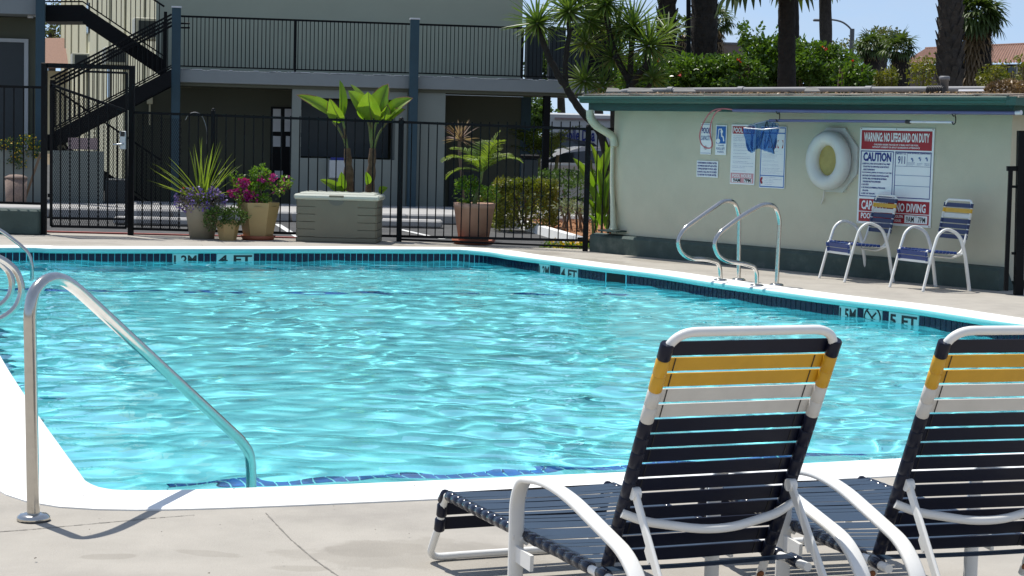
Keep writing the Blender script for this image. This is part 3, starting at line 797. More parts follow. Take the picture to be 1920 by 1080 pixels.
s.rect('red_band', .025, .028, .975, .225, 'signred')
s.text('WARNING: NO LIFEGUARD ON DUTY', .06, .05, .94, .145, 'signwhite', .035)
s.lines([('CHILDREN UNDER THE AGE OF 14 SHALL NOT USE POOL', .2, .165, .8, .182), ('WITHOUT A PARENT OR ADULT GUARDIAN IN ATTENDANCE', .18, .192, .82, .209)], 'signwhite', .03)
s.frame('blue_frame', .025, .24, .475, .715, 'signblue', .010); s.frame('blue_frame', .495, .24, .975, .715, 'signblue', .010)
s.text('CAUTION', .06, .255, .445, .35, 'signblue', .045)
rows = ['1. KEEP POOL AREA GATE CLOSED AT ALL TIMES', 'DO NOT PLAY OR SWIM WHILE ALONE WITHOUT', 'ADULT SUPERVISION', '2. NO RUNNING, JUMPING OR PUSHING AT ANY TIME', '3. NO GLASS CONTAINERS OR BOTTLES ALLOWED', 'IN POOL AREA. SHOWER BEFORE ENTERING', 'CHILDREN MUST BE SUPERVISED', '4. NO PETS', '5. NO DIVING OR SWIMMING AFTER HOURS', 'OR ALONE', '6. KEEP OFF THE ROPE']
s.lines([(r, .05 if r[0].isdigit() else .065, .365 + i * .031, (.05 if r[0].isdigit() else .065) + .0088 * len(r) + .01, .383 + i * .031) for i, r in enumerate(rows)], 'signblue', .04)
s.text('EMERGENCY CALL', .51, .252, .645, .268, 'signblue', .02); s.text('911', .535, .285, .63, .365, 'signblue', .015)
s.frame('blue_frame', .50, .246, .97, .39, 'signblue', .004); s.frame('blue_frame', .655, .246, .97, .39, 'signblue', .004)
s.text('FOR ARTIFICIAL RESPIRATION', .665, .25, .96, .262, 'signblue', .03)
b = MB()
for cx, cyv in ((.72, .31), (.82, .30), (.91, .30)):
    c = s.P(cx, cyv) + HN * .0062; b.add([c + HE * (.016 * math.cos(k)) + ZU * (.012 * math.sin(k)) for k in range(6)], [(0, 1, 2, 3, 4, 5)])
    c = s.P(cx + .012, cyv + .018) + HN * .0062; b.add([c + HE * (.010 * math.cos(k)) + ZU * (.016 * math.sin(k)) for k in range(6)], [(0, 1, 2, 3, 4, 5)])
b.build('rescue_diagram', M['signpale'], s.o)
s.lines([('PLACE VICTIM ON', .665, .345, .76, .352), ('BACK AND CLEAR', .665, .357, .76, .364), ('AIRWAY', .665, .369, .74, .376), ('TILT HEAD', .79, .352, .86, .36), ('BACK', .79, .366, .84, .374), ('BREATHE', .89, .352, .955, .36), ('IN MOUTH', .89, .366, .955, .374)], 'signpale', .01)
s.rect('rule_line', .505, .478, .965, .483, 'signpale'); s.rect('rule_line', .505, .585, .965, .590, 'signpale')
s.rect('red_band', .025, .74, .975, .868, 'signred'); s.rect('red_band', .025, .876, .975, .975, 'signred')
s.text('CAPACITY', .06, .755, .43, .85, 'signwhite', .03); s.text('50', .35, .755, .45, .85, 'signwhite', .03) if False else None
s.text('NO DIVING', .53, .765, .93, .855, 'signwhite', .03)
s.text('POOL', .06, .885, .22, .945, 'signwhite', .03)
s.lines([('POOL/SPA', .50, .888, .635, .918), ('HOURS', .525, .932, .61, .96)], 'signwhite', .02)
s.rect('hours_panel', .655, .885, .955, .965, 'signwhite', .0052); s.text('9AM   7PM', .675, .898, .93, .955, 'blackprint', .01, .0068); s.text('TO', .785, .892, .82, .905, 'blackprint', .01, .0068)

for x_, y_ in ((.02, .012), (.5, .012), (.98, .012), (.02, .988), (.98, .988)):
    b = MB(); c_ = s.P(x_, y_) + HN * .003; b.tube([c_, c_ + HN * .004], .006, 8); b.build('screw', M['rust'], s.o)
s = Sign('pool_capacity_sign', [(1316, 231), (1336, 231), (1333, 290), (1313, 289)], 'narrow white pool capacity sign behind the red looped hook')
s.text('POOL', .1, .14, .9, .33, 'signblue', .02); s.text('CAPACITY', .05, .40, .95, .55, 'signpale', .01); s.text('42', .35, .72, .6, .84, 'blackprint', .0)
s.rect('rule_line', .03, .035, .97, .05, 'signpale'); s.rect('rule_line', .03, .95, .97, .965, 'signpale')
s = Sign('pool_lift_sign', [(1344, 234), (1366, 235), (1360, 292), (1341, 289)], 'small white sign with blue pool lift pictogram between two notices')
s.rect('blue_panel', .07, .04, .93, .62, 'signsky')
b = MB(); o = HN * .0062
b.beam(s.P(.22, .55) + o, s.P(.30, .14) + o, .012, .001, HN); b.beam(s.P(.30, .14) + o, s.P(.56, .13) + o, .012, .001, HN)
b.beam(s.P(.52, .13) + o, s.P(.58, .38) + o, .02, .001, HN); b.beam(s.P(.56, .36) + o, s.P(.72, .40) + o, .02, .001, HN); b.beam(s.P(.70, .38) + o, s.P(.78, .54) + o, .018, .001, HN)
c = s.P(.56, .22) + o; b.add([c + HE * (.022 * math.cos(k * .7854)) + ZU * (.022 * math.sin(k * .7854)) for k in range(8)], [tuple(range(8))])
c = s.P(.26, .53) + o; b.add([c + HE * (.035 * math.cos(k * .7854)) + ZU * (.03 * math.sin(k * .7854)) for k in range(8)], [tuple(range(8))])
b.build('lift_pictogram', M['signwhite'], s.o)
s.lines([('Accessible', .25, .655, .8, .70), ('POOL LIFT', .12, .75, .88, .83), ('Available', .2, .87, .8, .92)], 'signpale', .02)
s = Sign('towel_notice_sign', [(1308, 301), (1348, 302), (1346, 334), (1306, 331)], 'small landscape white notice with blue lines below the capacity sign')
s.lines([(t, .05, .08 + i * .18, .95, .19 + i * .18) for i, t in enumerate(['PLEASE BRING COVERUP AFTER', 'SHOWERS IN AND OUT ALSO AFTER', 'TOWELS RETURN TO POOL AREA', 'IN RATE. CALL PAT IF CLOSED', 'TO ROOM TO YOUR HOTEL'])], 'signblue', .04)
s = Sign('pool_rules_sign', [(1373, 232), (1418, 235), (1416, 348), (1369, 344)], 'tall white pool rules poster with red heading and pink hours panel')
s.rect('red_band', .05, .03, .95, .155, 'signred'); s.text('POOL RULES', .09, .05, .92, .138, 'signwhite', .03)
rw = []
for i in range(23):
    if i in (4, 8, 10, 12, 15, 18, 21): continue
    rw.append((''.join(random.choice(['pool ', 'use ', 'no ', 'rules ', 'area ', 'guests ', 'only ']) for _ in range(7)).strip(), .10, .185 + i * .0265, .6 + rnd(.0, .35), .198 + i * .0265))
s.lines(rw, 'signpale', .01)
s.rect('pink_panel', .03, .81, .96, .975, 'signpink'); s.text('POOL HOURS', .10, .825, .88, .885, 'signwhite', .03)
s.rect('hours_panel', .08, .898, .42, .965, 'signwhite', .0052); s.rect('hours_panel', .58, .898, .9, .965, 'signwhite', .0052); s.text('9AM', .14, .90, .44, .962, 'blackprint', .03, .0068); s.text('7PM', .6, .90, .86, .962, 'blackprint', .03, .0068)
s = Sign('health_notice_sign', [(1428, 236), (1475, 238), (1472, 354), (1424, 352)], 'white health notice with blue border half covered by the blue net')
s.frame('blue_frame', .02, .015, .98, .985, 'signsky', .012); s.rect('blue_line', .03, .10, .97, .118, 'signsky'); s.rect('blue_line', .03, .79, .97, .805, 'signsky')
for k in range(3): 
    s.rect('red_pictogram', .14 + k * .27, .22, .36 + k * .27, .35, 'signred')
    b = MB(); c = s.P(.25 + k * .27, .275) + HN * .0062; b.add([c + HE * (.045 * math.cos(a * .7854)) + ZU * (.05 * math.sin(a * .7854)) for a in range(8)], [tuple(range(8))]); c = s.P(.26 + k * .27, .32) + HN * .0068; b.add([c + HE * (.03 * math.cos(a * .7854)) + ZU * (.03 * math.sin(a * .7854)) for a in range(8)], [tuple(range(8))]); b.build('pictogram_figure', M['signwhite'], s.o)
rw = []
for i in range(18):
    if i in (1, 6, 9, 12): continue
    rw.append((''.join(random.choice(['health ', 'do not ', 'swim ', 'if you ', 'water ', 'are ill ']) for _ in range(7)).strip(), .10, .40 + i * .021, .55 + rnd(.0, .36), .41 + i * .021))
for i in range(5): rw.append((random.choice(['emergency phone', 'pool address', 'nearest telephone']), .22, .82 + i * .028, .5 + rnd(0, .4), .832 + i * .028))
s.lines(rw, 'signpale', .0); 
b = MB(); b.tube([s.P(.12, .83) + HN * .006, s.P(.07, .88) + HN * .006, s.P(.12, .93) + HN * .006], .012, 6); b.build('phone_symbol', M['signred'], s.o)

# --- life ring on its board
u, v = hray(1554, 301, WN + .12); rc = H(u, v, WN)
lr = thing('life_ring', H(u, v, WN + .05), 'white life ring with yellowed centre on octagonal board on the wall', 'life ring')
Rr, rr_ = .262, .088
b = MB()
ub, vb = hray(1566, 300, WN + .02)
b.prism([H(ub, vb, WN + .002) + (HE * (.9 * math.cos(rad(22.5 + 45 * k))) + ZU * math.sin(rad(22.5 + 45 * k)) * 1.0) * .405 for k in range(8)], HN * .035); b.build('octagonal_board', M['ringwhite'], lr)
b = MB(); c = H(u, v, WN + .13); RX = .88
ring = [c + (HE * (RX * math.cos(6.2832 * k / 48)) + ZU * math.sin(6.2832 * k / 48)) * Rr for k in range(48)]
b.tube(ring, rr_, 18, True); b.build('ring', M['ringwhite'], lr)
b = MB()
for k in range(8):
    a = 6.2832 * (k + .4) / 8; d = HE * (RX * math.cos(a)) + ZU * math.sin(a)
    b.tube([c + d * Rr + (d * math.cos(q * .5236) + HN * math.sin(q * .5236)) * (rr_ + .0015) for q in range(12)], .0022, 4, True)
b.build('seam', M['ringwhite'], lr)
b = MB(); b.add([c - HN * .005 + (HE * (RX * math.cos(6.2832 * k / 30)) + ZU * math.sin(6.2832 * k / 30)) * .185 for k in range(30)], [tuple(range(30))]); b.build('centre_board', M['ringcore'], lr)
b = MB(); p0 = H(*hray(1545, 357, WN + .06), WN + .06); p1 = H(*hray(1540, 382, WN + .02), WN + .02)
b.tube(spline([p0, p0.lerp(p1, .5) + HE * .012, p1], 5), .009, 6); b.build('rope_end', M['whitestrap'], lr)
b = MB(); b.tube([H(u - .36, v + .06, WN + .05), H(u - .385, v + .03, WN + .04), H(u - .385, v - .03, WN + .04), H(u - .36, v - .06, WN + .05)], .004, 5); b.build('cord_loop', M['hookblack'], lr)

# --- hooks, rescue hook pole and net pole
HPN = .28
def hp(px, py, n=HPN): return H(*hray(px, py, n), n)
pole = thing('rescue_hook_pole', hp(1640, 210), 'long blue pole under the eave with a big red rescue hook', 'rescue pole')
b = MB(); b.tube([hp(1375, 207), hp(1640, 210), hp(1905, 212)], .021, 10); b.build('pole', M['poleblue'], pole)
b = MB(); b.tube([hp(1905, 212), hp(1915, 211)], .025, 10); b.build('end_cap', M['polewhite'], pole)
hk = [(1376, 206), (1362, 204), (1349, 204), (1338, 207), (1328, 215), (1319, 230), (1313, 246), (1312, 258), (1315, 270), (1322, 276), (1330, 278), (1335, 274), (1335, 266), (1332, 255), (1332, 238), (1335, 225), (1342, 211), (1352, 205)]
b = MB(); b.tube(spline([hp(x, y, HPN - .02 + .002 * i) for i, (x, y) in enumerate(hk)], 4), .0085, 7); b.build('hook_loop', M['hookred'], pole)
net = thing('leaf_net', hp(1600, 228), 'blue leaf net on a pole hanging in front of the posters', 'pool net')
b = MB(); b.tube([hp(1443, 226), hp(1702, 228)], .017, 10); b.build('pole', M['poleblue'], net)
b = MB(); b.tube([hp(1704, 228.4), hp(1788, 229.5)], .0145, 10); b.build('pole_extension', M['polewhite'], net)
b = MB(); b.tube([hp(1699, 228), hp(1707, 228.5)], .023, 10); b.build('pole_clamp', M['hookblack'], net)
rim = [hp(1440, 226, .17), hp(1420, 231, .24), hp(1395, 240, .36), hp(1430, 243, .40), hp(1462, 240, .34), hp(1459, 233, .2)]
b = MB(); b.tube(rim, .008, 6, True); b.build('net_frame', M['polewhite'], net)
b = MB(); mid = [hp(1443, 228, .20), hp(1401, 265, .33), hp(1408, 284, .30), hp(1414, 285, .26)]
def patch(A, B, n=9):
    vs = [a.lerp(c, k / n) + HN * (.045 * math.sin(k / n * 3.1) * math.sin(i * 1.3) + .018 * math.sin(i * 2.7 + k * .6)) for i, (a, c) in enumerate(zip(A, B)) for k in range(n + 1)]; m = n + 1
    fs = [(i * m + k, i * m + k + 1, (i + 1) * m + k + 1, (i + 1) * m + k) for i in range(len(A) - 1) for k in range(n)]
    b.add(vs, fs, True)
top = spline([hp(1393, 240, .37), hp(1410, 243, .40), hp(1424, 244, .40), hp(1440, 243, .38), hp(1461, 240, .33)], 5)
bot = spline([hp(1405, 283, .34), hp(1411, 287, .35), hp(1420, 279, .30), hp(1434, 283, .33), hp(1452, 289, .30)], 5)
patch(top, bot)
topb = spline([hp(1393, 240, .36), hp(1415, 231, .25), hp(1440, 226, .18), hp(1452, 230, .2), hp(1461, 240, .31)], 5)
botb = spline([hp(1404, 283, .33), hp(1409, 285, .31), hp(1420, 278, .25), hp(1436, 282, .28), hp(1452, 288, .28)], 5)
patch(topb, botb); b.build('net_bag', M['net'], net)
b = MB(); b.tube(spline([hp(1437, 228, .2), hp(1430, 255, .27), hp(1424, 275, .28)], 5), .006, 5); b.tube(spline([hp(1438, 228, .2), hp(1446, 262, .3), hp(1452, 288, .30)], 5), .005, 5); b.build('net_seam', M['hookblack'], net)
for k, (x, y0, y1, lab) in enumerate(((1461, 196, 226, 'black wall hook holding both poles above the blue net'), (1791, 196, 231, 'black wall hook at the bare end of the net pole'))):
    b = MB(); a, m_, c = hp(x, y0, .2), hp(x, y1 - 14, .2), hp(x, y1, .2)
    b.tube([a, m_], .005, 6); b.tube(spline([hp(x - 6, y1 - 17, HPN + .03), hp(x - 3, y1 - 13, HPN + .045), m_, hp(x + 1, y1 - 8, .2), c, hp(x - 4, y1 + 2, HPN + .03), hp(x - 6, y1 - 2, HPN + .01)], 4), .006, 6)
    tag(b.build('wall_hook', M['hookblack'], None, a), lab, 'hook', 'wall hooks holding the poles')
LP1, LY1 = (.545, 5.48, 0), rad(22.5)
LP2, LY2 = (1.395, 5.70, 0), rad(17)
# ================================================================== POOL RAILS
def flange(mb, c, r=.075, h=.028):
    mb.lathe([(0, h), (r * .45, h), (r * .8, h * .9), (r, h * .55), (r, .003), (0, .003)], c, 20)
# figure-4 grab rails on the far side
def grab_rail(front_px, rear_px, pts, label, dirn):
    p0 = G(*rear_px); nrm = dirn.cross(ZU).normalized()
    W = [PV(x, y, p0, nrm) for x, y in pts]
    r = thing('grab_rail', V((p0.x, p0.y, 0)), label, 'grab rail', 'figure four grab rails by the pool house')
    b = MB(); b.tube(fillet(W, .16, 8), .024, 12); b.build('rail_tube', M['chrome'], r)
    for q in (W[0], W[-1]):
        b = MB(); flange(b, V((q.x, q.y, .0))); b.build('base_flange', M['chrome'], r)
gd = (G(1320, 530) - G(1420, 521)); gd = V((-.80, -.60, 0)).normalized()
g1 = [(1351, 523), (1350, 503), (1346, 492), (1325, 486), (1292, 485), (1276, 473), (1270, 452), (1282, 429), (1320, 402), (1357, 376), (1378, 378), (1386, 402), (1385, 526)]
g2 = [(1419, 533), (1419, 512), (1414, 500), (1394, 494), (1362, 490), (1346, 480), (1338, 457), (1348, 437), (1390, 405), (1432, 382), (1454, 386), (1462, 410), (1456, 536)]
grab_rail(g1[0], g1[-1], g1, 'steel figure four grab rail, the one farther from the armchairs', gd)
grab_rail(g2[0], g2[-1], g2, 'steel figure four grab rail, the one next to the white armchairs', gd)
# near stair rail
p0 = G(63, 976); end = V((-1.20, 7.42 * KD, 0)); dr = (end - p0); dr.z = 0; nrm = dr.normalized().cross(ZU)
pts = [(63, 976), (56, 585), (62, 550), (78, 530), (98, 521), (118, 524), (142, 540), (452, 826), (468, 850), (471, 880), (471, 1010)]
W = [PV(x, y, p0, nrm) for x, y in pts]; W[0].z = 0
sr = thing('stair_handrail', p0, 'steel handrail sloping into the water at the near pool corner', 'handrail')
b = MB(); b.tube(fillet(W, .07, 8), .0248, 16); b.build('rail_tube', M['chrome'], sr)
b = MB(); flange(b, p0, .064, .03); b.build('base_flange', M['chrome'], sr)
# curled rails at the left edge
def left_rail(pts, pp, dirn, name, label, rr=.024, fl=True):
    nrm = dirn.cross(ZU).normalized(); W = [PV(x, y, pp, nrm) for x, y in pts]
    r = thing(name, V((W[0].x, W[0].y, 0)), label, 'grab rail')
    b = MB(); b.tube(fillet(W, .12, 8), rr, 14); b.build('rail_tube', M['chrome'], r)
    if fl:
        for q in (W[0], W[-1]):
            b = MB(); flange(b, V((q.x, q.y, 0))); b.build('base_flange', M['chrome'], r)
d2 = V((.95, .3, 0)).normalized()
lp = V((-3.95, 11.0 * KD, 0))
left_rail([(-175, 668), (-172, 520), (-160, 455), (-130, 440), (-90, 452), (-40, 470), (8, 487), (32, 508), (43, 543), (32, 577), (2, 600), (-40, 604), (-90, 606), (-108, 622), (-110, 672)], lp, d2, 'curled_grab_rail', 'curled steel grab rail whose larger loop pokes in at the edge')
left_rail([(-158, 645), (-155, 510), (-145, 460), (-115, 448), (-75, 458), (-40, 470), (0, 492), (17, 508), (24, 532), (18, 558), (-3, 577), (-45, 582), (-85, 585), (-98, 600), (-100, 648)], lp + V((-.25, .75, 0)), d2, 'curled_grab_rail', 'curled steel grab rail partly behind the larger loop')
pf = V((-5.7, 17.3 * KD, 0))
left_rail([(-190, 520), (-188, 410), (-175, 385), (-140, 378), (-90, 395), (0, 430), (40, 461), (55, 476), (60, 497), (60, 560)], pf, V((.97, -.1, 0)).normalized(), 'stair_handrail', 'thin steel handrail entering the water far at the left', .021, False)

# ================================================================== ARMCHAIRS BY THE POOL HOUSE
def armchair(fl, fr, rl, rr, label, seat='bluestrap'):
    FL, FR, RL, RR = (G(*p) for p in (fl, fr, rl, rr))
    c = (FL + FR + RL + RR) / 4
    ex = ((FR - FL) + (RR - RL)); ex.z = 0; w = .56; c = c + HN * .15 + HE * .17; ex.normalize()
    ey = ZU.cross(ex); sdv = (RL - FL) + (RR - FR); sdv.z = 0; ey = (ey + sdv.normalized() * .5).normalized(); ex = ey.cross(ZU)
    dp = .62
    t = thing('armchair', c, label, 'armchair', 'white strap armchairs by the pool house')
    def Q(x, y, z): return c + ex * x + ey * y + ZU * z
    hw = w / 2; m = M['whitealu']
    for s in (-1, 1):
        b = MB()
        pts = [Q(s * hw, -dp / 2, 0), Q(s * hw * .98, -dp / 2 + .10, .38), Q(s * hw * .98, -dp / 2 + .17, .60), Q(s * hw * .98, -.03, .665), Q(s * hw * .98, dp / 2 - .16, .60), Q(s * hw * .98, dp / 2 - .08, .40), Q(s * hw, dp / 2, 0)]
        b.tube(fillet(pts, .13, 6), .0175, 8, flat=(1.25, .9)); b.build('arm_frame', m, t)
    b = MB(); b.beam(Q(-hw, -dp / 2 + .085, .325), Q(hw, -dp / 2 + .085, .325), .018, .06); b.build('front_rail', m, t)
    # seat side tubes and the bow below the seat
    for s in (-1, 1):
        b = MB(); xs = s * (hw - .05)
        b.tube(fillet([Q(xs, -dp / 2 + .085, .345), Q(xs, -dp / 2 + .06, .43), Q(xs, .0, .405), Q(xs, dp / 2 - .13, .385), Q(xs, dp / 2 - .08, .43), Q(xs * .97, dp / 2 - .02, .62), Q(xs * .95, dp / 2 + .04, .93)], .07, 5), .0135, 8); b.build('seat_frame', m, t)
    b = MB(); b.tube(fillet([Q(-hw + .02, dp / 2 - .09, .40), Q(-.18, dp / 2 - .16, .345), Q(.18, dp / 2 - .16, .345), Q(hw - .02, dp / 2 - .09, .40)], .12, 5), .012, 8); b.build('rear_bow', m, t)
    xs = (hw - .05) * .95
    b = MB(); b.tube(fillet([Q(-xs, dp / 2 + .03, .885), Q(-xs * .9, dp / 2 + .047, .955), Q(xs * .9, dp / 2 + .047, .955), Q(xs, dp / 2 + .03, .885)], .05, 5), .0135, 8); b.build('top_rail', m, t)
    # straps: a band with its two turns round the tube
    def strap(A, B, up, wd, m, tr=.017):
        b = MB(); A, B, up = V(A), V(B), V(up).normalized(); d = (B - A).normalized(); nn = d.cross(up).normalized()
        b.obox((A + B) / 2, d, up, nn, ((B - A).length, wd, .004))
        for q in (A, B): b.tube([q - up * (wd / 2), q + up * (wd / 2)], tr, 9)
        return b.build('strap', m, t)
    hx = hw - .05
    for k in range(8):
        y = -dp / 2 + .10 + k * .048; z = .425 - (y + dp / 2 - .06) * .07
        strap(Q(-hx, y, z), Q(hx, y, z), ey, .043, M[seat])
    for k in range(2): strap(Q(-hx, -dp / 2 + .062 + .012 * k, .392 - k * .052), Q(hx, -dp / 2 + .062 + .012 * k, .392 - k * .052), V((0, 0, 1)) - ey * .2, .045, M[seat])
    cols = ['navystrap', 'yellowstrap', 'whitestrap', 'navystrap', 'bluestrap', 'bluestrap', 'bluestrap']
    for k, cc in enumerate(cols):
        z = .90 - k * .056; f = (z - .62) / .31; y = dp / 2 - .02 + .06 * f; x = hx * (.97 - .02 * f)
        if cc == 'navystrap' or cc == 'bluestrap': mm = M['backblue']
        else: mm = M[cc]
        strap(Q(-x, y, z), Q(x, y, z), V((0, 0, 1)) + ey * .2, .046, mm)
    return t
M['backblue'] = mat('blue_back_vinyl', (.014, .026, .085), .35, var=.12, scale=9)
armchair((1521, 518), (1578, 526), (1620, 519), (1678, 527), 'white strap armchair in front of the warning sign')
armchair((1653, 535), (1713, 543), (1756, 535), (1818, 542), 'white strap armchair standing right of the warning sign near the corner')
b = MB(); c = G(1528, 507, .02)
for k in range(3):
    d = V((rnd(-1, 1), rnd(-1, 1), .25)).normalized(); b.blade(c, d, .09, .05, .5, 4, .3)
tag(b.build('fallen_leaf', M['rustleaf'] if 'rustleaf' in M else leafmat('orange_dry_leaf', (.5, .16, .04)), None, c), 'curled orange dry leaf on the deck behind the armchair foot', 'leaf')

# ================================================================== SUN LOUNGERS
def lounger(org, yaw, label):
    t = thing('sun_lounger', org, label, 'sun lounger', 'strap sun loungers at the near edge', 0)
    ex = V((math.cos(yaw), math.sin(yaw), 0)); ey = V((-math.sin(yaw), math.cos(yaw), 0)); O = V(org)
    def Q(x, y, z): return O + ex * x + ey * y + ZU * z
    hw, L = LW / 2, LL
    zf, zr = LZF, LZR
    def sz(y): return zr + (zf - zr) * (y / L)
    m = M['whitealu']; R = .0135
    # seat frame: rails, turned down at the foot into legs joined by a ground bar
    for s in (-1, 1):
        b = MB(); b.tube(fillet([Q(s * hw, -.16, sz(-.16) - .004), Q(s * hw, L, sz(L)), Q(s * hw, L + .035, sz(L) - .10), Q(s * (hw - .0), L + .155, .016), Q(s * (hw - .11), L + .16, .016)], [.05, .05, .07], 7), R, 12); b.build('seat_rail', m, t)
    b = MB(); b.tube([Q(-hw + .11, L + .16, .0165), Q(hw - .11, L + .16, .0165)], R * .999, 12); b.build('ground_bar', m, t)
    b = MB(); b.tube(fillet([Q(-hw + .02, -.30, .12), Q(-hw + .06, -.32, .02), Q(hw - .06, -.32, .02), Q(hw - .02, -.30, .12)], .06, 6), R, 12); b.build('rear_ground_bar', m, t)
    # straps
    def strap(A, B, up, nn, wd, m, tr=.0185, th_=.0035, sag=0.0, seamx=None, wm_=None):
        b = MB(); A, B, up, nn = V(A), V(B), V(up).normalized(), V(nn).normalized(); d = (B - A).normalized(); K = 8
        o = nn * (tr - .003)
        vs = []
        for i in range(K + 1):
            q = A.lerp(B, i / K) + o - nn * (sag * math.sin(math.pi * i / K))
            vs += [q - up * (wd / 2), q + up * (wd / 2), q + up * (wd / 2) - nn * th_, q - up * (wd / 2) - nn * th_]
        fs = []
        for i in range(K):
            for j in range(4): fs.append((i * 4 + j, i * 4 + (j + 1) % 4, i * 4 + 4 + (j + 1) % 4, i * 4 + 4 + j))
        b.add(vs, fs, False); b.cur = 1
        for q in (A, B):
            w = wd / 2 + (.0005 if wm_ is None else .004)
            b.tube([q - up * w, q - up * (w - .004), q + up * (w - .004), q + up * w], [tr - .003, tr + rnd(0, .0012), tr + rnd(0, .0012), tr - .003], 12)
        so = b.build('strap', [m, wm_ or m], t)
        if seamx:
            for q, sg in ((A, 1), (B, -1)):
                sb = MB(); c = q + d * (sg * seamx) - nn * (-(tr - .003) + th_ + .0012)
                sb.obox(c, d, up, nn, (.003, wd * .96, .0012)); sb.build('weld_seam', M['hookblack'], so)
        return so
    pitch = .0565; n = int((L - .005) / pitch)
    for k in range(-2, n):
        y = .03 + k * pitch
        if -.06 < y < .02: continue
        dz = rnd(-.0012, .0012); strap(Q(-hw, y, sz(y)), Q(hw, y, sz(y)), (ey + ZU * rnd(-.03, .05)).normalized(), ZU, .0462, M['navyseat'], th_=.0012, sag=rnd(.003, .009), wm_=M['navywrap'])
    for k in range(3):      # straps that carry on down over the foot bend and legs
        yy, zz = [(L + .005, sz(L) - .012), (L + .026, sz(L) - .062), (L + .045, sz(L) - .118)][k]
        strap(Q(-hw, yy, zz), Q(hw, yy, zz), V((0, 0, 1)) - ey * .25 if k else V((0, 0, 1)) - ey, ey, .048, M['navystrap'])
    # backrest
    bw = BW / 2; be = BETA; BL = BLEN
    ux = -ey * math.cos(be) + ZU * math.sin(be); bn = ux.cross(ex).normalized()     # bn points to the sitter's front? fixed below
    if bn.dot(ey) < 0: bn = -bn
    hy, hz = 0.0, zr
    def Bk(x, l): return Q(x, hy, hz) + ux * l
    b = MB(); b.tube(fillet([Bk(-bw, -.10), Bk(-bw, BL), Bk(bw, BL), Bk(bw, -.10)], .085, 9), R, 12); b.build('backrest_frame', m, t)
    for s in (-1, 1):
        b = MB(); q = Bk(s * bw, -.055) - ex * .0145 * 1 ; b.tube([q - bn * .017, q - bn * .022], .012, 8); b.build('bolt', M['rust'], t)
    cols = ['navystrap', 'yellowstrap', 'yellowstrap', 'whitestrap', 'whitestrap'] + ['navystrap'] * 10
    for k, cc in enumerate(cols):
        l = BL - .062 - k * .0517
        if l < .0: break
        strap(Bk(-bw, l), Bk(bw, l), ux, bn, .0435 if k else .045, M[cc], sag=.0, seamx=.045 if k else None)
        if True:     # the turn round the tube is a little wider than the band
            for s in (-1, 1):
                b = MB(); b.tube([Bk(s * bw, l - .026), Bk(s * bw, l - .022), Bk(s * bw, l + .022), Bk(s * bw, l + .026)], [.017, .0198, .0198, .017], 14); b.build('strap_turn', M[cc], t)
    # bowed cross brace, struts with notches
    l0 = .215
    A, B = Bk(-bw, l0) - bn * .022, Bk(bw, l0) - bn * .022
    b = MB(); b.tube(fillet([A + ex * -.012, A + ex * .05 - bn * .03 - ux * .012, A.lerp(B, .5) - bn * .085 - ux * .022, B - ex * .05 - bn * .03 - ux * .012, B + ex * .012], .13, 8), .0135, 12, flat=(1, 1.0)); b.build('cross_brace', m, t)
    for s in (-1, 1):
        P0 = Bk(s * (bw - .012), .285) - bn * .024; P1 = Q(s * (bw - .004), -.56, .03)
        b = MB(); d = (P1 - P0).normalized(); side = ex; up_ = d.cross(side).normalized()
        b.obox((P0 + P1) / 2, d, side, up_, ((P1 - P0).length, .012, .034), .004)
        for q in (.30, .52, .74):
            c = P0.lerp(P1, q) + up_ * .03 * (1 if up_.z < 0 else -1); b.prism([c - side * .005 - d * .03, c - side * .005 + d * .012, c - side * .005 + d * .012 - up_ * .02 * (1 if up_.z < 0 else -1), c - side * .005 - d * .04 - up_ * .02 * (1 if up_.z < 0 else -1)], side * .01)
        b.tube([P0 - ex * .012, P0 + ex * .012], .019, 14)
        b.build('adjusting_strut', m, t)
    # arms: broad flat bars from front leg over and down to the rear leg
    for s in (-1, 1):
        xa = s * (hw + AOFF); b = MB()
        pts = fillet([Q(xa, AF, 0), Q(xa, AF, .405), Q(xa, AF - .045, .475), Q(xa, AF - .22, AH), Q(xa, AF - .40, AH - .012), Q(xa, AR + .11, AH - .10), Q(xa, AR, .30), Q(xa, AR - .03, 0)], [.05, .05, .10, .12, .13, .14], 7)
        vs = []; K = len(pts); prof = [(-.024, -.006), (-.019, -.009), (.019, -.009), (.024, -.006), (.024, .006), (.019, .009), (-.019, .009), (-.024, .006)]
        for i in range(K):
            a = pts[max(0, i - 1)]; c = pts[min(K - 1, i + 1)]; dd = (c - a).normalized(); nn = ex.cross(dd).normalized()
            vs += [pts[i] + ex * p + nn * q for p, q in prof]
        fs = [(i * 8 + j, i * 8 + (j + 1) % 8, i * 8 + 8 + (j + 1) % 8, i * 8 + 8 + j) for i in range(K - 1) for j in range(8)]
        b.add(vs, fs, True); b.build('arm', m, t)
        b = MB(); b.beam(Q(xa, AF, sz(AF) - .055), Q(xa, AF - .13, sz(AF) - .06), .012, .05); b.beam(Q(xa - s * .02, AF, sz(AF) - .02), Q(s * hw, AF, sz(AF) - .004), .03, .03); b.build('arm_bracket', m, t)
        b = MB(); b.tube([Q(xa + s * .012, AF, sz(AF) - .002), Q(xa + s * .016, AF, sz(AF) - .002)], .012, 10); b.build('cap', m, t)
    return t
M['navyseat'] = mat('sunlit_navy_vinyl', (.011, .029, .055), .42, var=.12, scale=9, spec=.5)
LW, LL, LZF, LZR = .633, 1.23, .278, .292
BW, BETA, BLEN = .535, rad(64), .812
AOFF, AF, AR, AH = .035, .49, -.42, .50
lounger(LP1, LY1, 'strap sun lounger with its whole striped back in view')
lounger(LP2, LY2, 'strap sun lounger whose striped back is cut by the picture edge')
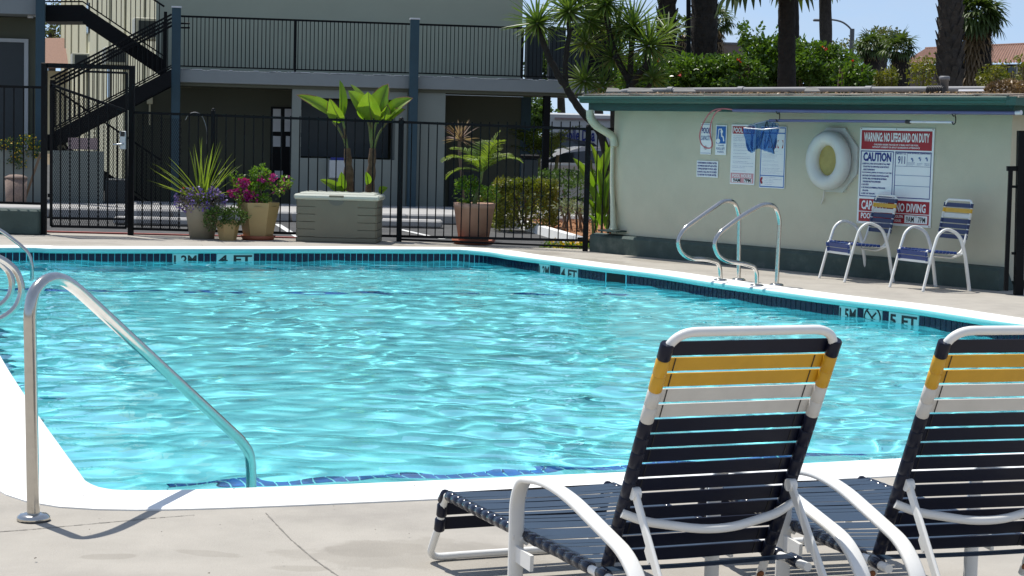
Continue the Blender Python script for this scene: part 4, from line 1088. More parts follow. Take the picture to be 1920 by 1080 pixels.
# ================================================================== POOL FENCE
fl0, fg0, f1, f2 = G(80, 438), G(245, 441), G(748, 453), G(1097, 471)
def post(px_top, base, name, parent, r=.04, cap=True, ztop=None):
    z = ztop if ztop is not None else PY(px_top[0], px_top[1], base.y).z
    b = MB(); b.box((base.x, base.y, z / 2), (2 * r, 2 * r, z), 0, .004)
    o = b.build(name, M['fence'], parent)
    if cap:
        c = MB(); c.lathe([(0, .035), (r * .6, .028), (r * .95, .008), (r * .95, 0), (0, 0)], (base.x, base.y, z), 10); c.build('post_cap', M['fence'], o)
    return o
def pick_mesh(h, w=.016):
    b = MB(); b.box((0, 0, h / 2), (w, w, h)); return b.mesh('picket', M['fence'])
def rail(mb, a, c, w=.035, t=.03): mb.beam(a, c, t, w)
def fence_run(name, A, B, ztA, ztB, zbA, zbB, label, pitch=.128, end=(True, True), at=None):
    f = thing(name, A.copy(), label, 'fence', 'black steel pool fence')
    b = MB(); rail(b, A + ZU * ztA, B + ZU * ztB); b.build('top_rail', M['fence'], f)
    b = MB(); rail(b, A + ZU * zbA, B + ZU * zbB); b.build('bottom_rail', M['fence'], f)
    L = (B - A).length; n = int(L / pitch); m = pick_mesh(max(ztA, ztB) - min(zbA, zbB) - .0)
    for k in range(1, n):
        p = A.lerp(B, k / n); zb = zbA + (zbB - zbA) * k / n
        inst('picket', m, p - A + ZU * zb, None, f)
    return f
def zat(px, py, base): return PY(px, py, base.y).z
f = fence_run('pool_fence', fg0 + V((.03, 0, 0)), f1, zat(255, 211, fg0), zat(748, 229, f1), zat(255, 429, fg0), zat(748, 443, f1), 'black picket fence between the gate and the middle post')
post((397, 207), fg0.lerp(f1, (397 - 245) / 503), 'post', f, .028); post((751, 224), f1, 'post', f, .036)
# expanded mesh on its first bay
def mesh_panel(quad, parent, cell=.030, wd=.0045, name='mesh_panel'):
    """diamond lattice of strands inside the quad (TL, TR, BR, BL)"""
    TL, TR, BR, BL = quad; b = MB()
    W = (BR - BL).length; ex = (BR - BL).normalized(); o = BL
    hl, hr = (TL - BL).length, (TR - BR).length
    def top(u): return hl + (hr - hl) * u / W
    sl = 1.9; k = -int(max(hl, hr) / sl / cell) - 2
    while k * cell < W + max(hl, hr):
        for sg in (1, -1):
            u0 = k * cell if sg == 1 else W - k * cell
            pts = []
            # line v = sl*(u-u0)*sg
            N_ = 40
            us = [u0 + sg * (max(hl, hr) * 1.05 / sl) * i / N_ for i in range(N_ + 1)]
            ok = [(u, sl * (u - u0) * sg) for u in us if 0 <= u <= W and 0 <= sl * (u - u0) * sg <= top(u)]
            if len(ok) > 1:
                a = o + ex * ok[0][0] + ZU * ok[0][1]; c = o + ex * ok[-1][0] + ZU * ok[-1][1]
                b.beam(a, c, wd, wd, (0, 1, 0))
        k += 1
    return tag(b.build(name, M['fence'], parent), kind='stuff')
def FP(px, py, base): return PY(px, py, base.y + .03)
mesh_panel([FP(254, 214, fg0), FP(340, 217, fg0), FP(340, 431, fg0), FP(254, 429, fg0)], f)
b = MB(); b.tube(spline([PY(348, 225, fg0.y + .05), PY(355, 214, fg0.y + .05), PY(368, 211, fg0.y + .05), PY(380, 220, fg0.y + .05), PY(388, 245, fg0.y + .05), PY(388, 270, fg0.y + .05)], 5), .006, 5)
tag(b.build('looped_cable', M['greypvc'], None, PY(368, 211, fg0.y + .05)), 'thin grey cable looped over the top rail beside the gate', 'cable')
f = fence_run('pool_fence', f1 + V((.03, 0, 0)), f2, zat(752, 229, f1), zat(1097, 242, f2), zat(752, 443, f1), zat(1097, 451, f2), 'black picket fence between the middle post and the pool house')
post((1100, 237), f2, 'post', f, .036)
b = MB(); rail(b, f1 + V((.03, 0, zat(752, 229, f1) * 0 + .03)), f2 + ZU * zat(1097, 463, f2) , .025, .025); b.build('lower_rail', M['fence'], f)
f3 = f2 + V((.42, .35, 0))
fence_run('pool_fence', f2 + V((.03, 0, 0)), f3, zat(1100, 242, f2), zat(1100, 240, f2), zat(1097, 453, f2), zat(1097, 453, f2), 'short black fence return meeting the pool house corner')
# left bay on its low green wall
LY_ = 21.9
lw = MB(); a = G(73, 441); 
lw.box((a.x - 1.6, a.y + .22, .17), (3.2, .44, .345), 0, .02)
tag(lw.build('low_wall', M['plinth'], None, (a.x - 1.6, a.y + .22, 0)), 'low dark green painted wall under the fence by the gate', 'wall')
A = V((-9.2, a.y + .3, 0)); B = V((PY(80, 400, a.y + .3).x, a.y + .3, 0))
fence_run('pool_fence', A, B, zat(40, 163, B), zat(78, 164, B), zat(40, 380, B), zat(78, 382, B), 'black picket fence standing on the low green wall')
# gate
gp0, gp1 = G(82, 440), fg0
gate = thing('pool_gate', gp0.copy(), 'black steel gate with mesh leaf and sloping top bar', 'gate')
b = MB(); zt = zat(82, 118, gp0); b.box((gp0.x, gp0.y, zt / 2), (.075, .075, zt), 0, .004); b.build('gate_post', M['fence'], gate)
b = MB(); zt2 = zat(247, 123, gp1); b.box((gp1.x, gp1.y, zt2 / 2), (.075, .075, zt2), 0, .004); b.build('gate_post', M['fence'], gate)
b = MB(); b.beam(V((gp0.x + .04, gp0.y, zt - .03)), V((gp1.x - .04, gp1.y, zt2 - .03)), .06, .06); b.build('head_bar', M['fence'], gate)
gy = gp0.y - .01
def GP(px, py): return PY(px, py, gy)
leaf = MB(); W4 = [GP(96, 159), GP(237, 208), GP(237, 427), GP(96, 424)]
for p, q in ((0, 1), (1, 2), (2, 3), (3, 0)): leaf.beam(W4[p], W4[q], .035, .035, (0, 1, 0))
lf = leaf.build('gate_leaf', M['fence'], gate)
b = MB(); b.beam(GP(160, 134), GP(238, 137), .03, .03, (0, 1, 0)); b.beam(GP(238, 137), GP(237, 208), .03, .03, (0, 1, 0)); b.beam(GP(96, 409), GP(237, 411), .03, .03, (0, 1, 0)); b.build('brace_bar', M['fence'], gate)
for k in range(1, 8):
    x = 96 + k * 17.6; yt = 159 + (x - 96) * 49 / 141
    b = MB(); b.beam(GP(x, yt), GP(x, 425), .016, .016, (0, 1, 0)); b.build('picket', M['fence'], gate)
mp = mesh_panel([GP(97, 160) + V((0, .03, 0)), GP(236, 208) + V((0, .03, 0)), GP(236, 426) + V((0, .03, 0)), GP(97, 424) + V((0, .03, 0))], gate)
b = MB(); c = GP(232, 263); b.obox(c + V((0, -.05, 0)), V((1, 0, 0)), V((0, 1, 0)), ZU, (.085, .05, .25), .008); lk = b.build('lock_case', M['lock'], gate)
b = MB(); b.obox(GP(232, 251) + V((0, -.078, 0)), V((1, 0, 0)), V((0, 1, 0)), ZU, (.06, .006, .07), .002); b.build('key_reader', M['hookblack'], lk)
b = MB(); b.tube(fillet([GP(233, 270) + V((0, -.07, 0)), GP(233, 270) + V((0, -.12, 0)), GP(216, 271) + V((0, -.12, 0))], .02, 4), .011, 8); b.build('lever_handle', M['lock'], lk)
b = MB(); b.obox(GP(83, 366) + V((.09, -.04, 0)), V((1, 0, 0)), V((0, 1, 0)), ZU, (.06, .03, .05)); b.build('hinge', M['fence'], gate)

# dark gate at the right picture edge, hung off the pool house corner
ge = G(1896, 552); 
rg = thing('side_gate', ge, 'black steel gate post and bars at the pool house right corner', 'gate')
def RG(px, py, d=0.0): return PY(px, py, ge.y - .05 + d)
b = MB(); b.beam(RG(1916, 245), RG(1909, 560), .085, .085, (0, 1, 0)); b.build('gate_post', M['fence'], rg)
b = MB(); b.beam(RG(1888, 316), RG(1908, 316), .05, .05, (0, 1, 0)); b.build('cross_bar', M['fence'], rg)
for y in (350, 475):
    b = MB(); b.beam(RG(1897, y), RG(1908, y), .027, .027, (0, 1, 0)); b.build('cross_bar', M['fence'], rg)
b = MB(); b.beam(RG(1895, 316), RG(1886, 545), .04, .04, (0, 1, 0)); b.build('gate_stile', M['fence'], rg)

M['darkgrip'] = mat('shaded_resin', (.12, .122, .10), .6)
# ================================================================== DECK BOX
bc = G(631, 455); bz = zat(631, 372, bc)
dbx = thing('deck_box', bc + V((0, .32, 0)), 'grey green resin storage box with pale lid by the fence', 'storage box')
xl, xr = PY(556, 455, bc.y).x, PY(708, 455, bc.y).x; cx = (xl + xr) / 2; w = xr - xl
rz = rad(-3)
ctr = V((cx, bc.y + .32, 0)); ax = V((math.cos(rz), math.sin(rz), 0)); ay = V((-math.sin(rz), math.cos(rz), 0))
def D(x, y, z): return ctr + ax * x + ay * y + ZU * z
dp = .62; bh = bz
b = MB()
# staves of the side: recessed joints at the ends, a smooth centre panel
b.obox(D(0, 0, bh / 2 + .02), ax, ay, ZU, (w - .05, dp - .05, bh - .05), .01)
b.build('body', M['box_body'], dbx)
nrow = 5
for k in range(nrow):
    z0 = .075 + k * (bh - .09) / nrow; z1 = z0 + (bh - .09) / nrow - .005
    for s in (-1, 1):
        b = MB(); b.obox(D(s * (w / 2 - .145), -dp / 2 + .0105, (z0 + z1) / 2), ax, ay, ZU, (.262, .03, z1 - z0), .003); b.build('board', M['box_body'], dbx)
        b = MB(); b.obox(D(s * (w / 2 - .013), 0, (z0 + z1) / 2), ax, ay, ZU, (.03, dp - .02, z1 - z0), .004); b.build('board', M['box_body'], dbx)
b = MB(); b.obox(D(0, -dp / 2 + .0095, bh / 2 + .02), ax, ay, ZU, (w - .52, .03, bh - .10)); b.build('front_panel', M['box_body'], dbx)
b = MB(); b.obox(D(0, 0, .035), ax, ay, ZU, (w + .004, dp + .004, .07), .012); b.build('base_rim', M['box_body'], dbx)
b = MB(); lz = bz - .012
vs = []; NX = 16
b.obox(D(0, 0, lz + .025), ax, ay, ZU, (w + .07, dp + .06, .075), .022)
b.obox(D(0, .02, lz + .066), ax, ay, ZU, (w - .06, dp - .08, .035), .016)
ld = b.build('lid', M['box_lid'], dbx)
for k in range(8):
    b = MB(); b.obox(D(-w / 2 + .12 + k * (w - .24) / 7, dp / 2 - .12, lz + .086), ax, ay, ZU, (.05, .2, .006), .002); b.build('lid_rib', M['box_lid'], ld)
b = MB(); b.add([D(.0, 0, 0) + ax * (.11 * math.cos(a * .3927)) + ZU * (lz - .005 - .085 * math.sin(a * .3927)) - ay * (dp / 2 + .008) for a in range(9)], [tuple(range(9))]); b.build('hand_grip', M['darkgrip'], dbx)
b = MB(); b.obox(D(0, -dp / 2 - .03, lz + .04), ax, ay, ZU, (.2, .02, .03), .006); b.build('lid_catch', M['box_body'], ld)

# ================================================================== POTS AND PLANTS
def pot(name, px, py, rtop, rbot, h, m, label, square=False, rim=True, saucer=None, rz=0.0, cat='planter'):
    c = G(px, py); c.y += rbot * (.45 if py < 455 else 1)
    t = thing(name, c, label, cat)
    z0 = .05 if saucer else 0.0
    b = MB()
    n = 4 if square == 4 else (6 if square == 6 else 28)
    k = 1.0
    prof = [(0, z0), (rbot * k, z0), (rtop * .985, z0 + h * .86)] + ([(rtop, z0 + h * .86), (rtop * 1.04, z0 + h), (rtop * .93, z0 + h), (rtop * .88, z0 + h * .9)] if rim else [(rtop, z0 + h), (rtop * .93, z0 + h), (rtop * .9, z0 + h * .9)])
    b.lathe(prof, c, n, smooth=not square, rz=rz); b.build('pot', m, t)
    b = MB(); b.lathe([(rtop * .91, z0 + h * .9), (0, z0 + h * .93)], c, 16, rz=rz); b.build('soil', M['potsoil'], t)
    if saucer:
        b = MB(); b.lathe([(0, .0), (saucer * .86, .0), (saucer, .06), (saucer * .94, .06), (saucer * .82, .015), (0, .015)], c, 28); b.build('saucer', M['saucer'], t)
    return t, c, z0 + h
# khaki planter with spiky grass and purple flowers
t, c, h = pot('planter', 377, 448, .235, .165, .46, M['pot_grey'], 'khaki planter holding tall spiky grass above purple flowers', rim=False)
random.seed(21)
dc = c + ZU * (h + .02)
for k in range(46):
    a = rnd(0, 6.283); e = rnd(.35, 1.5); d = V((math.cos(a) * math.cos(e), math.sin(a) * math.cos(e) * .8, math.sin(e)))
    b = MB(); L = rnd(.62, .92) * (1.02 if e > .6 else .9); b.blade(dc + V((rnd(-.05, .05), rnd(-.05, .05), 0)), d, L, rnd(.022, .034), rnd(.15, .75) * (1.3 - e * .5), 6, .3, roll=rnd(-.6, .6)); b.build('grass_blade', M['blade'], t)
b = MB(); leaves(b, c + V((-.01, -.03, h + .06)), (.36, .27, .18), 900, .05, .45, aspect=.35, thr=-.25); tag(b.build('foliage', M['purplefol'], t), kind='stuff')
b = MB(); leaves(b, c + V((-.01, -.05, h + .07)), (.37, .28, .185), 520, .034, .8, aspect=1.0, thr=-.1, clump=5); tag(b.build('flowers', M['purple'], t), kind='stuff')
b = MB(); leaves(b, c + V((-.1, -.05, h + .2)), (.3, .2, .08), 14, .04, .5, aspect=.9, thr=-1); tag(b.build('red_flowers', M['redfl'], t), kind='stuff')
# small planter with a trailing herb
t, c, h = pot('planter', 426, 451, .165, .115, .27, M['pot_yellow'], 'small tan planter with dark green trailing herb', rim=False, square=6, rz=.3)
b = MB(); leaves(b, c + V((-.14, -.03, h + .02)), (.2, .2, .17), 700, .045, .4, aspect=.42, thr=-.2); leaves(b, c + V((.08, -.05, h + .04)), (.2, .17, .14), 640, .045, .4, aspect=.42, thr=-.2)
tag(b.build('foliage', M['herb'], t), kind='stuff')
# mustard planter with magenta bougainvillea
t, c, h = pot('planter', 482, 450, .29, .2, .465, M['pot_yellow'], 'mustard faceted planter with magenta flowers on a red saucer', rim=False, square=6, saucer=.245, rz=.12)
def twigs(base, n, spread, L, m, parent, r=.008):
    b = MB(); ends = []
    for k in range(n):
        a = rnd(0, 6.283); d = V((math.cos(a) * spread, math.sin(a) * spread * .7, 1)).normalized(); p = base + V((rnd(-.05, .05), rnd(-.05, .05), 0)); pts = [p]
        for j in range(4): d = (d + rdir() * .28).normalized(); p = p + d * (L * rnd(.7, 1.2) / 4); pts.append(p)
        b.tube(spline(pts, 3), r, 5); ends.append(pts[-1]); ends.append(pts[-2])
    b.build('stems', m, parent); return ends
base = c + ZU * (h - .03)
e1 = twigs(base + V((.03, 0, 0)), 6, .26, .44, M['twig'], t)
b = MB(); f_ = MB()
for p in e1 + [base + V((.0, 0, .45)), base + V((.10, 0, .34))]:
    leaves(b, p, (.12, .1, .1), 75, .05, .2, aspect=.7, thr=-.5)
    if random.random() < .55: leaves(f_, p, (.1, .09, .08), 12, .05, .5, aspect=.9, thr=-1)
leaves(b, c + V((-.23, -.05, h + .1)), (.25, .2, .16), 420, .05, .3, aspect=.6, thr=-.2)
leaves(b, c + V((.02, -.02, h + .03)), (.22, .2, .09), 300, .05, .3, aspect=.6, thr=-.2)
for q in ((-.22, -.12, .2), (-.32, -.1, .12), (-.16, -.14, .08), (-.05, -.16, .05), (-.19, -.1, .26), (-.08, -.12, .02), (-.12, -.15, .12)): leaves(f_, c + V((q[0], q[1], h + q[2])), (.075, .06, .06), 50, .045, .5, aspect=1.0, thr=-1)
for q in ((.05, -.1, .33), (.2, -.08, .35)): leaves(f_, c + V((q[0], q[1], h + q[2])), (.045, .04, .045), 22, .045, .5, aspect=1.0, thr=-1)
tag(b.build('foliage', M['lime'], t), kind='stuff'); tag(f_.build('flowers', M['magenta'], t), kind='stuff')
# terracotta pot with feather palm
t, c, h = pot('planter', 887, 459, .285, .21, .52, M['terracotta'], 'large faded terracotta pot with a feathery palm and lime leaves', saucer=.31)
def frond_mb(b, p, d, L, n=22, lw=.026, ll=.26, droop=1.0, vee=.5):
    p = V(p); d = V(d).normalized(); side = d.cross(ZU).normalized(); q = p.copy(); dd = d.copy(); pts = [q.copy()]; T = [dd.copy()]
    for i in range(n):
        t_ = i / n; dd = (dd - ZU * (droop / n) * (.3 + 1.6 * t_)).normalized(); q = q + dd * (L / n); pts.append(q.copy()); T.append(dd.copy())
    b.tube(pts, [.009 * (1 - .8 * i / n) + .002 for i in range(n + 1)], 5)
    for i in range(3, n + 1):
        t_ = i / n; l = ll * math.sin(math.pi * (.12 + .85 * t_)) ** .7
        for s in (-1, 1):
            up_ = side.cross(T[i]).normalized()
            ld_ = (side * s + T[i] * .75 + up_ * vee * .5 + rdir() * .08).normalized(); b.blade(pts[i], ld_, l * rnd(.85, 1.1), lw, .7, 3, .2, up=up_)
random.seed(31)
top = c + ZU * (h - .02)
b = MB(); b.tube([top, top + V((.06, 0, .25)), top + V((.10, 0, .48))], [.035, .03, .022], 8); b.build('stem', M['stem_green'], t)
hd = top + V((.10, 0, .45))
for d, L in (((-.7, -.3, .7), .66), ((-.5, .3, .9), .62), ((.25, -.2, .9), .58), ((.7, -.1, .7), .62), ((.55, .4, .9), .55), ((-.15, -.6, .7), .55), ((-.85, .1, .3), .55), ((.45, .1, 1.5), .62), ((.1, .5, 1.2), .5)):
    b = MB(); frond_mb(b, hd, d, L, 20, .024, .27, 1.35 if d[2] < 1 else .6); b.build('frond', M['frond'], t)
b = MB(); leaves(b, c + V((-.1, -.08, h + .16)), (.2, .18, .2), 420, .055, .3, aspect=.85, thr=-.15); leaves(b, c + V((.2, -.05, h + .12)), (.16, .16, .15), 200, .05, .3, aspect=.7, thr=-.15); tag(b.build('foliage', M['lime'], t), kind='stuff')

# banana-like bird of paradise behind the box
def big_leaf(parent, base, tip, w, bend=0.0, face=V((0, -1, 0)), name='leaf', torn=0.0, pet=None, brown=True):
    """broad paddle leaf: midrib from base to tip, two lamina halves folded up along it"""
    base, tip = V(base), V(tip); ax_ = tip - base; L = ax_.length; d = ax_.normalized(); side = d.cross(face).normalized(); nn = side.cross(d).normalized()
    K = 12; vs = []; b = MB()
    for i in range(K + 1):
        t_ = i / K; ww = w * (math.sin(math.pi * min(1, (t_ * .92 + .06))) ** .62) * (1.0 if t_ < .5 else (1 - (t_ - .5) ** 2 * .9)); ww = max(.002, ww if i < K else .002)
        q = base + d * (L * t_) + nn * (bend * math.sin(math.pi * t_) * L) 
        rag = 1 - torn * random.random()
        vs += [q - side * (ww * .5 * rag) + nn * ww * .28, q - side * (ww * .25) + nn * ww * .17, q, q + side * (ww * .25) + nn * ww * .17, q + side * (ww * .5 * rag) + nn * ww * .28]
    fs = []
    for i in range(K):
        for j in range(4): fs.append((i * 5 + j, i * 5 + j + 1, i * 5 + j + 6, i * 5 + j + 5))
    b.add(vs, fs, True); o = b.build(name, M['leaf_banana'], parent)
    m = MB(); m.tube([base + nn * (bend * math.sin(math.pi * k / 6) * L) + d * (L * k / 6) - nn * .002 for k in range(7)], [.009 * (1 - k / 7) + .002 for k in range(7)], 5); m.build('midrib', M['stem_green'], o)
    if brown and random.random() < .8:
        m = MB()
        for k in range(K - 4, K):
            for q, r in ((0, -1), (4, 1)):
                a, c_ = V(vs[k * 5 + q]), V(vs[(k + 1) * 5 + q]); m.add([a, c_, c_ + side * (-r * .012), a + side * (-r * .012)], [(0, 1, 2, 3)])
        m.v = [(x, y - .002, z) for x, y, z in m.v]; m.build('withered_edge', M['leaf_brown'], o)
    return o
random.seed(5)
BY = bc.y + 1.05
def BP(px, py, dy=0.0): return PY(px, py, BY + dy)
bp = thing('banana_plant', V((BP(672, 430).x, BY, 0)), 'tall paddle leaved banana plant behind the storage box', 'plant')
b = MB(); c_ = V((BP(672, 440).x, BY, 0)); b.lathe([(0, 0), (.22, 0), (.29, .42), (.30, .45), (.27, .45), (.26, .40), (0, .40)], c_, 24); b.build('pot', M['terracotta'], bp)
for pts, rs in (([(660, 400), (655, 350), (653, 310), (651, 278)], [.075, .07, .055, .04]), ([(692, 400), (694, 350), (697, 310), (699, 278)], [.07, .065, .055, .042])):
    b = MB(); b.tube(spline([BP(*p) for p in pts], 4), [rs[min(3, int(i / 4))] * (1 + .1 * math.sin(i * 2.2)) for i in range(13)], 10); b.build('trunk', M['stem_brown'], bp)
stems = [([(651, 285), (645, 262), (634, 240), (624, 228)], .016), ([(652, 285), (648, 255), (644, 232), (640, 222)], .017), ([(698, 285), (695, 262), (693, 240), (690, 226)], .018), ([(699, 285), (700, 260), (703, 240), (706, 227)], .016), ([(700, 288), (706, 262), (714, 245), (726, 228)], .015), ([(697, 285), (697, 255), (697, 230), (698, 215)], .016)]
for pts, r in stems:
    b = MB(); b.tube(spline([BP(*p) for p in pts], 4), r, 8); b.build('leaf_stalk', M['stem_green'], bp)
for (x0, y0, x1, y1, w, bend, fy, dy0, dy1) in (
    (640, 226, 556, 178, .19, .10, (.25, -1, .5), 0, -.15), (637, 226, 637, 150, .16, .05, (1.2, -1, .2), 0, .1), (641, 228, 618, 184, .22, .08, (-.3, -1, .2), 0, -.25), (644, 222, 640, 165, .14, -.05, (-1, -.7, 0), 0, .25),
    (692, 226, 653, 170, .26, .08, (.5, -1, .3), 0, -.2), (691, 224, 657, 158, .2, .05, (.9, -.6, .2), 0, .2), (697, 224, 690, 172, .34, .06, (-.1, -1, .25), 0, -.3), (705, 230, 728, 157, .30, .06, (-.4, -1, .2), 0, -.05), (700, 226, 724, 170, .18, .05, (1, -.7, .1), 0, .25),
    (722, 226, 774, 184, .22, .13, (-.3, -1, .6), 0, -.1), (718, 228, 727, 196, .16, .05, (.2, -1, .1), 0, -.2), (728, 228, 760, 205, .15, .1, (-.3, -1, .5), 0, -.2)):
    big_leaf(bp, BP(x0, y0, dy0), BP(x1, y1, dy1), w, bend, V(fy).normalized())
for (x0, y0, x1, y1, w) in ((648, 362, 600, 337, .13), (640, 360, 640, 322, .13), (690, 345, 686, 322, .1), (712, 362, 727, 352, .12), (652, 366, 618, 352, .1)):
    big_leaf(bp, BP(x0, y0, -.1), BP(x1, y1, -.25), w, .08, V((.2, -1, .4)).normalized(), brown=False)

# bronze cordyline beyond the fence
random.seed(8)
cy_ = 24.0 * KD; cb = PY(862, 262, cy_); g0 = V((PY(868, 300, cy_).x, cy_, -.05))
t = thing('cordyline', g0, 'thin stemmed bronze spiky plant above the terracotta pot', 'plant')
b = MB(); b.tube(spline([g0, g0 + V((.02, 0, .6)), cb - ZU * .15, cb], 5), [.025] * 16, 7); b.build('stem', M['twig'], t)
for k in range(44):
    a = rnd(0, 6.283); e = rnd(-.3, 1.4); d = V((math.cos(a) * math.cos(e), math.sin(a) * math.cos(e), math.sin(e))); b = MB(); b.blade(cb + rdir() * .02, d, rnd(.26, .36), .026, .35, 4, .25, roll=rnd(-1, 1)); b.build('leaf', M['cordyline'], t)

# yucca tree, many headed
random.seed(13)
YY = 24.2 * KD
def YP(px, py, dy=0.0): return PY(px, py, YY + dy)
t = thing('yucca_tree', V((YP(1145, 440).x, YY, -.05)), 'many headed yucca tree leaning over the balcony end', 'tree')
base = V((YP(1150, 440).x, YY, -.05))
def trunk(pts, rs, m=None):
    P = spline(pts, 6); n = len(P); rr = [rs[0] + (rs[1] - rs[0]) * i / (n - 1) for i in range(n)]
    b = MB(); b.tube([p + rdir() * .008 for p in P], [r * rnd(.92, 1.08) for r in rr], 9); b.build('trunk', M['bark'], t)
trunk([base, YP(1142, 330), YP(1128, 255), YP(1088, 205), YP(1062, 165), YP(1040, 128), YP(1022, 90), YP(1008, 52)], (.075, .04))
trunk([YP(1062, 165), YP(1060, 120), YP(1066, 70), YP(1067, 30)], (.045, .035))
trunk([base + V((.1, .2, 0)), YP(1165, 330, .3), YP(1175, 240, .3), YP(1180, 150, .3), YP(1186, 60, .3)], (.075, .04))
trunk([YP(1180, 170, .3), YP(1198, 140, .1), YP(1214, 120), YP(1217, 92)], (.06, .045))
trunk([YP(1178, 150, .3), YP(1150, 90, .3), YP(1135, 20, .3)], (.05, .04))
trunk([YP(1180, 190, .3), YP(1205, 175, .1), YP(1222, 155)], (.05, .035))
def yhead(p, R, n, low=-.75, m='yucca'):
    b = MB()
    for k in range(n):
        a = k * 2.39996; z = low + (1 - low) * ((k + .5) / n); z = min(.99, z); q = math.sqrt(max(0, 1 - z * z)); d = V((math.cos(a) * q, math.sin(a) * q, z))
        L = R * rnd(.8, 1.1) * (1.0 if z > -.3 else .8)
        b.blade(p + d * .03, d, L, rnd(.034, .046), rnd(.05, .35), 4, .3, taper=lambda t_: (.7 + .3 * min(1, t_ * 3)) * (1 - t_ ** 3), roll=rnd(-.5, .5))
    return b.build('leaf_rosette', M[m], t)
for x, y, R, n, dy in ((1007, 44, .50, 80, 0), (1066, 22, .52, 85, 0), (1187, 52, .56, 90, .3), (1217, 86, .52, 85, 0), (1136, 8, .5, 75, .3), (1222, 148, .34, 45, 0), (1105, 40, .5, 70, .6), (1096, 152, .42, 60, .2), (1130, 165, .38, 50, .4), (1150, 110, .45, 60, .4), (1098, 82, .45, 50, .7), (1158, 58, .5, 60, .6), (1078, -8, .5, 60, .2), (1250, 60, .4, 36, .9)):
    yhead(YP(x, y, dy), R * 1.06, int(n * 1.0))

# canna-like broad leaves at the pool house corner
random.seed(17)
t = thing('canna_plant', V((PK(1120, 440, 22.6).x, 22.6 * KD, -.05)), 'broad leaved green canna plant squeezed between fence and pool house', 'plant')
b = MB()
for q in ((1112, 440, 1108, 300), (1128, 440, 1132, 290), (1140, 440, 1141, 320)): b.tube([PK(q[0], q[1], 22.6), PK(q[2], q[3], 22.6)], .018, 7)
b.build('stem', M['stem_green'], t)
for k, (x0, y0, x1, y1, w, fy) in enumerate(((1112, 362, 1074, 296, .15, (.5, -1, .3)), (1116, 350, 1106, 268, .13, (.9, -.8, .1)), (1130, 345, 1149, 272, .17, (-.6, -1, .3)), (1126, 332, 1134, 262, .12, (.9, -.7, .1)), (1120, 398, 1098, 342, .14, (.6, -1, .4)), (1134, 400, 1150, 318, .15, (-.8, -1, .1)), (1120, 418, 1100, 372, .12, (.4, -1, .7)), (1128, 424, 1149, 368, .15, (-.5, -1, .4)), (1118, 432, 1102, 402, .10, (.3, -1, .6)), (1130, 384, 1122, 318, .13, (.3, -1, -.1)), (1138, 430, 1150, 398, .11, (-.3, -1, .6)), (1124, 372, 1112, 316, .12, (-.7, -1, .2)))):
    big_leaf(t, PK(x0, y0, 22.6) + V((0, .06 * (k % 4), 0)), PK(x1, y1, 22.45) + V((0, .09 * (k % 4) - .1, 0)), w, .10, V(fy).normalized(), brown=False)
# ================================================================== MOTEL
random.seed(3)
BA = rad(9.5); BE = V((math.cos(BA), math.sin(BA), 0)); BNN = V((math.sin(BA), -math.cos(BA), 0))
BO = PK(329, 240, 30.0); BO.z = 0
def Bw(u, v, n=0.0): return BO + BE * u + BNN * n + ZU * v
def bpx(px, py, n=0.0):
    p = PV(px, py, BO + BNN * n, BNN); return (p - BO).dot(BE), p.z
def bpt(px, py, n=0.0): return Bw(*bpx(px, py, n), n)
def bbx(mb, u0, u1, v0, v1, n0, n1, bev=0.0): return mb.obox(Bw((u0 + u1) / 2, (v0 + v1) / 2, (n0 + n1) / 2), BE, BNN, ZU, (u1 - u0, n1 - n0, v1 - v0), bev)
motel = thing('motel_building', Bw(4, 0, -2), 'grey green two storey motel with blue posts and balcony railing', 'motel')
def mpart(name, u0, u1, v0, v1, n0, n1, m, parent=None, bev=0.0):
    b = MB(); bbx(b, u0, u1, v0, v1, n0, n1, bev); return b.build(name, M[m], parent or motel)
vs0 = bpx(650, 163, 0)[1]; vs1 = bpx(650, 139, 0)[1]
REC = -1.7
uWr = bpx(978, 100, REC)[0]; uSl = bpx(1150, 150, 0)[0]
uL0 = bpx(318, 100, 0)[0]
mpart('upper_wall', bpx(292, 100, REC)[0], uWr, vs1 + .002, 6.3, REC - 2.2, REC, 'bwall')
for xa, xb, yt in ((988, 1018, 30), (1030, 1060, 50), (1066, 1108, 42), (1116, 1142, 60)):  # added dark panels, colour stands for the shaded mass behind the railing
    ua, ub = bpx(xa, 100, REC - 1.2)[0], bpx(xb, 100, REC - 1.2)[0]; mpart('shade_fill_panel', ua, ub, vs1 + .002, bpx(xa, yt, REC - 1.2)[1], REC - 1.4, REC - 1.2, 'darkdoor')
mpart('balcony_slab', uL0, uSl, vs0, vs1, REC - .5, 0, 'slab', bev=.01)
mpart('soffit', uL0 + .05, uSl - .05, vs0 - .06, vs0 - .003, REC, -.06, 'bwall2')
b = MB()
for k in range(60):
    u = rnd(uL0 + .1, uWr + .5); bbx(b, u, u + rnd(.02, .22), vs1 + .001, vs1 + .012, -.03, .006)
b.build('chipped_edge', M['papers'], motel)
uDl, uDr = bpx(340, 250, REC)[0], bpx(547, 250, 0)[0]
mpart('lower_wall', bpx(250, 200, REC)[0], bpx(985, 200, REC)[0], -.05, vs0 - .062, REC - .3, REC, 'bwall2')
